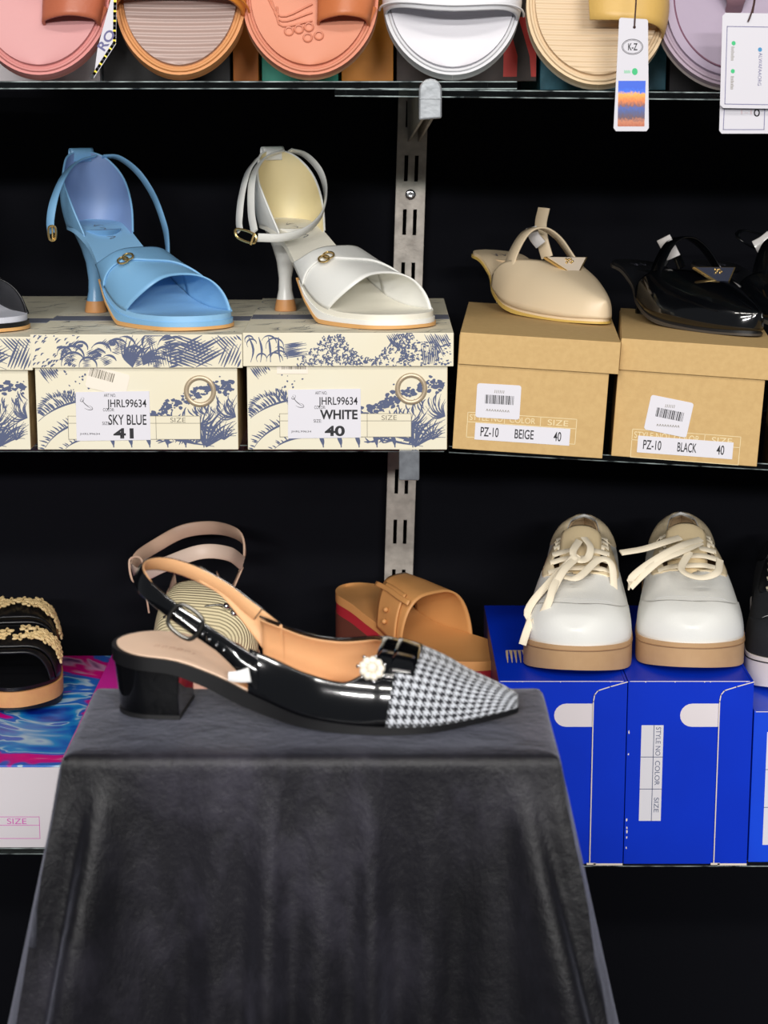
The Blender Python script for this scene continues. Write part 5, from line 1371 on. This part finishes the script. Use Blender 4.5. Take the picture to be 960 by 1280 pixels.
# ------------------------------------------------------------------ top row: sandals stood on their toes against the boxes
def top_sandal(label, px, py_toe, width_px, Y, zshelf, mats, kind, lean=69, tiltdeg=0, L=27.0):
    """footbed faces the shop; toe on the glass, leaning back"""
    foot, rim, strapm, under = mats
    w = width_px / FPX * (Y + .03) * 50
    x = at(px, py_toe, Y).x
    r = thing('slide_sandal' if 'slide' in label else 'toe_loop_sandal', label, 'sandal', (x, Y, zshelf + .0008), yaw=math.radians(-90), tilt=math.radians(tiltdeg), lean=math.radians(lean), group='sandals stood along the top glass shelf')
    wt = [(0, w * .62), (5, w * .70), (10, w * .72), (15, w * .86), (19.5, w), (22.5, w * 1.0), (25, w * .98), (L, w * .95)]
    sh = lambda q: q
    z0 = [(0, 2.6), (L, 2.6)]
    la = Last(L, wt, z0, [(0, 4), (12, 5.0), (16, 5.0), (20, 4.4), (L, 3)], heel=3.6, toe=7.6, p=.6, q=.95, toe_e=2.05)
    ins = .8 if kind != 'white' else .6
    li = Last(L - 2 * ins, [(max(0, a - ins), b - ins) for a, b in wt[:-1]] + [(L - 2 * ins, wt[-1][1] - ins)], z0, [(0, 4), (L, 3)], heel=3.2, toe=7.0, toe_e=2.05)
    # build with the toe tip at the origin: shift every part by -L along x
    parts = []
    parts.append(sole(la, 'outsole', [(0, 1.8), (L, 1.8)], [(0, .9), (L, 1.2)], under, r, bevel=.25, grow=.0))
    parts.append(sole(la, 'rim', [(0, 2.55), (L, 2.55)], [(0, 1.75), (L, 1.75)], rim, r, bevel=.3, grow=.0))
    fb = sole(li, 'footbed', [(0, 2.75), (L, 2.75)], [(0, 2.3), (L, 2.3)], foot, r, bevel=.12, crown=.25)
    fb.data.transform(Matrix.Translation((ins * U, 0, 0)))
    parts.append(fb)
    # welt stitches or raised edge
    pts = []
    for k in range(60):
        t = k / 59; xx = L * math.sin(math.pi / 2 * min(1, 2 * t)) if t <= .5 else L * math.sin(math.pi / 2 * min(1, 2 * (1 - t)))
        xx = min(max(xx, .6 * L), L - .02); sg = -1 if t <= .5 else 1
        pts.append(((xx - L / 2) * (1 - .8 / L) + L / 2, la.yc(xx) + sg * la.w(xx) * (1 - .42 / w), 2.62))
    parts.append(tube('welt', pts, .16, rim, r, n=110))
    la.p = .5
    if kind in ('orange', 'white', 'gold'):
        x1 = {'orange': 21.2, 'white': 21.6, 'gold': 22.4}[kind]
        if kind == 'gold':
            s = band(la, 'strap', lambda v: 12.5, lambda v: x1 + .3 * v, strapm, r, v0=-.02, v1=1.0, off=.1, thick=.22, nv=20, h=tab([(0, 4), (27, 3.6)]))
        else:
            s = band(la, 'strap', lambda v: 12.0, lambda v: x1 + (.9 if kind == 'white' else -.5) * (1 - abs(v)) ** 1.5 + .3 * v, strapm, r, off=.08, thick=.3, nv=35, h=tab([(0, 4.2), (27, 3.6)]))
        parts.append(s)
        if kind != 'gold':
            V = [la.P(x1 - .35 + (.9 if kind == 'white' else -.5) * (1 - abs(v)) ** 1.5 + .3 * v, v, .42, tab([(0, 4.2), (27, 3.6)])) for v in [(-.98 + 1.96 * i / 30) for i in range(31)]]
            parts.append(tube('strap_edge', V, .1, strapm, r, n=60))
    if kind in ('pink', 'terra'):
        # strap over the instep plus a loop for the big toe on the right
        parts.append(band(la, 'strap', lambda v: 10.0, lambda v: 17.4 + 1.2 * v, strapm, r, off=.08, thick=.25, nv=31, h=tab([(0, 4.2), (27, 3.6)])))
        cv = []
        for (xx, k) in ((18.0, 1.0), (20.0, 1.02), (22.4, 1.0)):
            yr = la.w(xx) - .55; yl = .12 * yr if kind == 'terra' else .05 * yr; m = (yl + yr) / 2
            cv.append([Vector((xx, yl, 2.6)), Vector((xx, yl + .25, 4.0)), Vector((xx, m, 5.2 * k)), Vector((xx, yr - .2, 4.3)), Vector((xx + .1, yr + .25, 2.5))])
        parts.append(loft('toe_loop', cv, 24, 10, strapm, r, thick=.25))
        parts.append(strap('strap_overlay', [Vector((16.5, -2.0, 5.9)), Vector((18.5, .6, 5.6)), Vector((20.5, 3.2, 4.6)), Vector((21.5, la.w(21.5) - .3, 2.8))], 1.6, .22, strapm, r, n=24, center=(19, 0, -2)))
        if kind == 'terra':
            for i in range(3):
                parts.append(tube('footbed_groove', [Vector((19.5 + .6 * i, -4.0 + .5 * i, 2.98)), Vector((21.6 + .45 * i, -2.6, 2.92)), Vector((20.4 + .8 * i, .2, 2.9))], .09, rim, r, n=10))
            for (a, b) in ((22.8, -1.0), (23.6, -.2), (22.6, -.1), (23.4, .8), (23.0, -1.9)):
                parts.append(sweep('footbed_ring', [Vector((a + .38 * math.cos(t), b + .38 * math.sin(t), 2.9)) for t in [2 * math.pi * i / 10 for i in range(10)]], circ(.08, 5), rim, r, n=16, closed=True))
    if kind == 'mauve':
        parts.append(strap('thong_strap', [Vector((20.0, .2, 2.7)), Vector((19.2, .4, 4.2)), Vector((16.5, 1.6, 4.8)), Vector((13.0, 3.6, 4.0)), Vector((10.5, la.w(10.5), 2.6))], 1.5, .35, strapm, r, n=30, center=(15, 0, -3)))
        parts.append(strap('thong_strap', [Vector((20.0, .2, 2.7)), Vector((19.2, 0, 4.2)), Vector((16.5, -1.6, 4.8)), Vector((13.0, -3.4, 4.0)), Vector((10.5, -la.w(10.5), 2.6))], 1.5, .35, strapm, r, n=30, center=(15, 0, -3)))
        parts.append(tube('inlay_line', [((p[0] - L / 2) * (1 - 2.4 / L) + L / 2, p[1] * (1 - 1.2 / w), 2.9) for p in pts], .09, M('plum_line', (104, 62, 84), .5), r, n=110))
    for o in parts:
        o.data.transform(Matrix.Translation((-L * U, 0, -1.2 * U)))
    return r
def ms(n, foot, rim, strap_, under, foot_mat=None, strap_kw=None):
    return (foot_mat or M(n + '_footbed', foot, .5, grain=(200, .15)), M(n + '_rim', rim, .5, grain=(160, .2)), M(n + '_strap', strap_, .45, **(strap_kw or {'grain': (260, .25)})), M(n + '_under', under, .6))
ZT = Z_TOPL
top_sandal('dusty pink toe-loop sandal at the left of the top shelf', 52, 99, 166, 1.835, ZT, ms('pink', (204, 148, 148), (200, 128, 124), (176, 98, 70), (190, 120, 112)), 'pink', tiltdeg=0)
top_sandal('orange pebbled slide with a ribbed grey brown footbed', 226, 100, 158, 1.835, ZT, ms('orange', None, (204, 140, 84), (218, 136, 48), (196, 126, 70), foot_mat=ribbed('ribbed_taupe', (176, 152, 144), 1.5, 1.0, .4, tilt=0.0)), 'orange')
top_sandal('terracotta toe-loop sandal with a patterned footbed', 388, 97, 164, 1.835, ZT, ms('terracotta', (208, 136, 108), (204, 128, 100), (188, 108, 64), (226, 170, 130)), 'terra')
top_sandal('white rubber slide above the silver bracket', 565, 97, 166, 1.835, ZT, ms('white_rubber_slide', (218, 216, 222), (206, 206, 210), (222, 222, 226), (226, 226, 228)), 'white')
top_sandal('cream ribbed slide with a mustard strap behind the landscape tag', 746, 111, 170, 1.835, ZTR(.2), ms('cream', None, (212, 186, 150), (204, 166, 92), (232, 216, 190), foot_mat=ribbed('ribbed_cream', (218, 192, 158), 2.0, .7, .5, tilt=0.0)), 'gold')
top_sandal('mauve grey toe-post sandal with a plum edge line at the right', 913, 113, 178, 1.835, ZTR(.31), ms('mauve', (160, 146, 166), (156, 138, 154), (124, 94, 104), (226, 214, 214)), 'mauve')

# ------------------------------------------------------------------ tags hanging over the shelf edge
STRING = M('brown_cord', (64, 40, 36), .8)
def hang_tag(label, poly, Y, Y2=None):
    P3 = [at(px, py, Y) for px, py in poly]
    c = Vector(((min(p.x for p in P3) + max(p.x for p in P3)) / 2, Y, min(p.z for p in P3)))
    r = thing('hang_tag', label, 'tag', c)
    L = lambda px, py: (local(r, px, py, Y).x, local(r, px, py, Y).z)
    cd = prism('card', [L(*p) for p in poly][::-1], 0, .06, M('tag_card', (204, 202, 210), .55), r)
    return r, L, cd
def lines_px(nm, L, segs, y, wd, mat, par): return frame_lines(nm, [(*L(a, b), *L(c, d)) for a, b, c, d in segs], y, wd, mat, par)
Yt = 1.765
def small_print(L, x0, y0, x1, y1, mat, par, n=9):
    """a line of print too small to read: a row of tiny ticks"""
    A, B = Vector(L(x0, y0)), Vector(L(x1, y1)); d = (B - A) / n; q = Vector((-d.y, d.x)).normalized() * .11
    segs = []
    for i in range(n):
        c_ = A + d * (i + .5); segs.append((*(c_ - q), *(c_ + q * (.5 if i % 3 else 1))))
    return frame_lines('small_print', segs, -.012, .06, mat, par)
r, L, cd = hang_tag('white hang tag with an oval K-Z logo and a small landscape picture', [(774, 24), (776, 22), (808, 24), (810, 26), (811, 160), (808, 164), (770, 164), (767, 160)], Yt)
def ellipse_px(nm, L, cx, cy, rx, ry, y, wd, mat, par):
    P = [(L(cx + rx * math.cos(t), cy + ry * math.sin(t))) for t in [2 * math.pi * i / 28 for i in range(28)]]
    return frame_lines(nm, [(*P[i], *P[(i + 1) % 28]) for i in range(28)], y, wd, mat, par)
ellipse_px('logo_oval', L, 790.5, 58.5, 13, 9.5, -.01, .05, BLACKINK, cd); ellipse_px('logo_oval', L, 790.5, 58.5, 11.6, 8.2, -.01, .03, BLACKINK, cd)
(a, b), (c, d) = L(785, 63), L(797, 54); text('lettering', 'K-Z', a, b, c, d, -.012, BLACKINK, cd, bold=.02)
P = [L(793.5 + 3.6 * math.cos(t), 89.5 + 4.4 * math.sin(t)) for t in [2 * math.pi * i / 16 for i in range(16)]]
prism('green_dot', P[::-1], -.012, 0, M('green_ink', (38, 178, 112), .5), cd)
small_print(L, 780, 89.5, 788, 89.5, M('pale_green_ink', (150, 196, 170), .5), cd)
q = [L(773, 101), L(807, 101), L(805.5, 158), L(772, 158)]
mk('landscape_picture', [(q[3][0], -.012, q[3][1]), (q[2][0], -.012, q[2][1]), (q[1][0], -.012, q[1][1]), (q[0][0], -.012, q[0][1])], [(0, 1, 2, 3)], LANDSCAPE, cd, smooth=False, uvs=[(0, 0), (1, 0), (1, 1), (0, 1)])
tube('cord', [local(r, 793, 34, Yt - .001), local(r, 794, 18, Yt + .0), local(r, 795, 2, Yt + .01), local(r, 795, -14, Yt + .02)], .07, STRING, r, n=14)
ball('eyelet', local(r, 793, 34, Yt), .13, STRING, r, n=5)

FRAMEINK = M('indigo_ink', (86, 84, 132), .5)
r, L, cd = hang_tag('white hang tag with an indigo frame and vertical lettering at the right edge', [(903, 20), (907, 16), (975, 17), (978, 21), (976, 134), (973, 136), (904, 135), (900, 131)], Yt - .004)
lines_px('printed_frame', L, [(909, 33, 968, 34), (968, 34, 966, 131), (966, 131, 906, 130), (906, 130, 909, 33)], -.012, .06, FRAMEINK, cd)
(a, b), (c, d) = L(947, 107), L(953, 66); text('lettering', 'ALWAFAAORG', a, b, c, d, -.012, FRAMEINK, cd, rot=1)
small_print(L, 916, 58, 915.5, 76, GREYINK, cd)
small_print(L, 915.5, 95, 915, 112, GREYINK, cd)
for (px, py, m) in ((917, 54, MATS['green_ink']), (916, 89, MATS['green_ink']), (950, 62, M('azure_ink', (40, 130, 180), .5))):
    P = [L(px + 2.6 * math.cos(t), py + 2.8 * math.sin(t)) for t in [2 * math.pi * i / 12 for i in range(12)]]
    prism('printed_dot', P[::-1], -.012, 0, m, cd)
tube('cord', [local(r, 935, 27, Yt - .005), local(r, 938, 20, Yt - .006), local(r, 942, 5, Yt), local(r, 944, -14, Yt + .01)], .07, STRING, r, n=14)
r, L, cd = hang_tag('second white hang tag showing below the indigo framed one', [(901, 100), (976, 100), (974, 165), (970, 167), (902, 167), (899, 163)], Yt + .003)
lines_px('printed_frame', L, [(907, 104, 904, 162), (904, 162, 955, 162), (955, 162, 957, 104)], -.012, .06, FRAMEINK, cd)
(a, b), (c, d) = L(926, 143), L(940, 137); text('lettering', 'I-I', a, b, c, d, -.012, M('pale_ink', (196, 180, 186), .5), cd)
ellipse_px('printed_ring', L, 946, 141, 3, 4, -.012, .1, BLACKINK, cd)
tube('cord', [local(r, 936, 104, Yt + .002), local(r, 938, 40, Yt + .002), local(r, 946, -14, Yt + .012)], .06, STRING, r, n=14)

# yellow chequered tag leaning between the pink sandal and the orange slide
r, L, cd = hang_tag('white swing tag with a yellow and black chequered edge behind the pink sandal', [(117, 98), (122, 60), (141, -10), (146, -12), (145, 55)], 1.815)
pts = [(117, 98), (145, 55), (146, 0)]
k = 0
for i in range(len(pts) - 1):
    (x0, y0), (x1, y1) = pts[i], pts[i + 1]
    n = 9
    for j in range(n):
        A = L(x0 + (x1 - x0) * j / n, y0 + (y1 - y0) * j / n); B = L(x0 + (x1 - x0) * (j + 1) / n, y0 + (y1 - y0) * (j + 1) / n)
        frame_lines('edge_check', [(A[0] - .15, A[1] + .1, B[0] - .15, B[1] + .1)], -.012, .26, M('yellow_ink', (240, 214, 40), .5) if k % 2 else BLACKINK, cd); k += 1
cxy = L(133, 50)
t = text('lettering', 'RO', -.95, -.42, .95, .42, -.014, FRAMEINK, cd, bold=.02)
t.data.transform(Matrix.Translation((cxy[0] * U, 0, cxy[1] * U)) @ Matrix.Rotation(math.radians(-56), 4, 'Y'))
tube('cord', [local(r, 143, -8, 1.814), local(r, 146, -22, 1.82), local(r, 150, -40, 1.83)], .06, STRING, r, n=8)
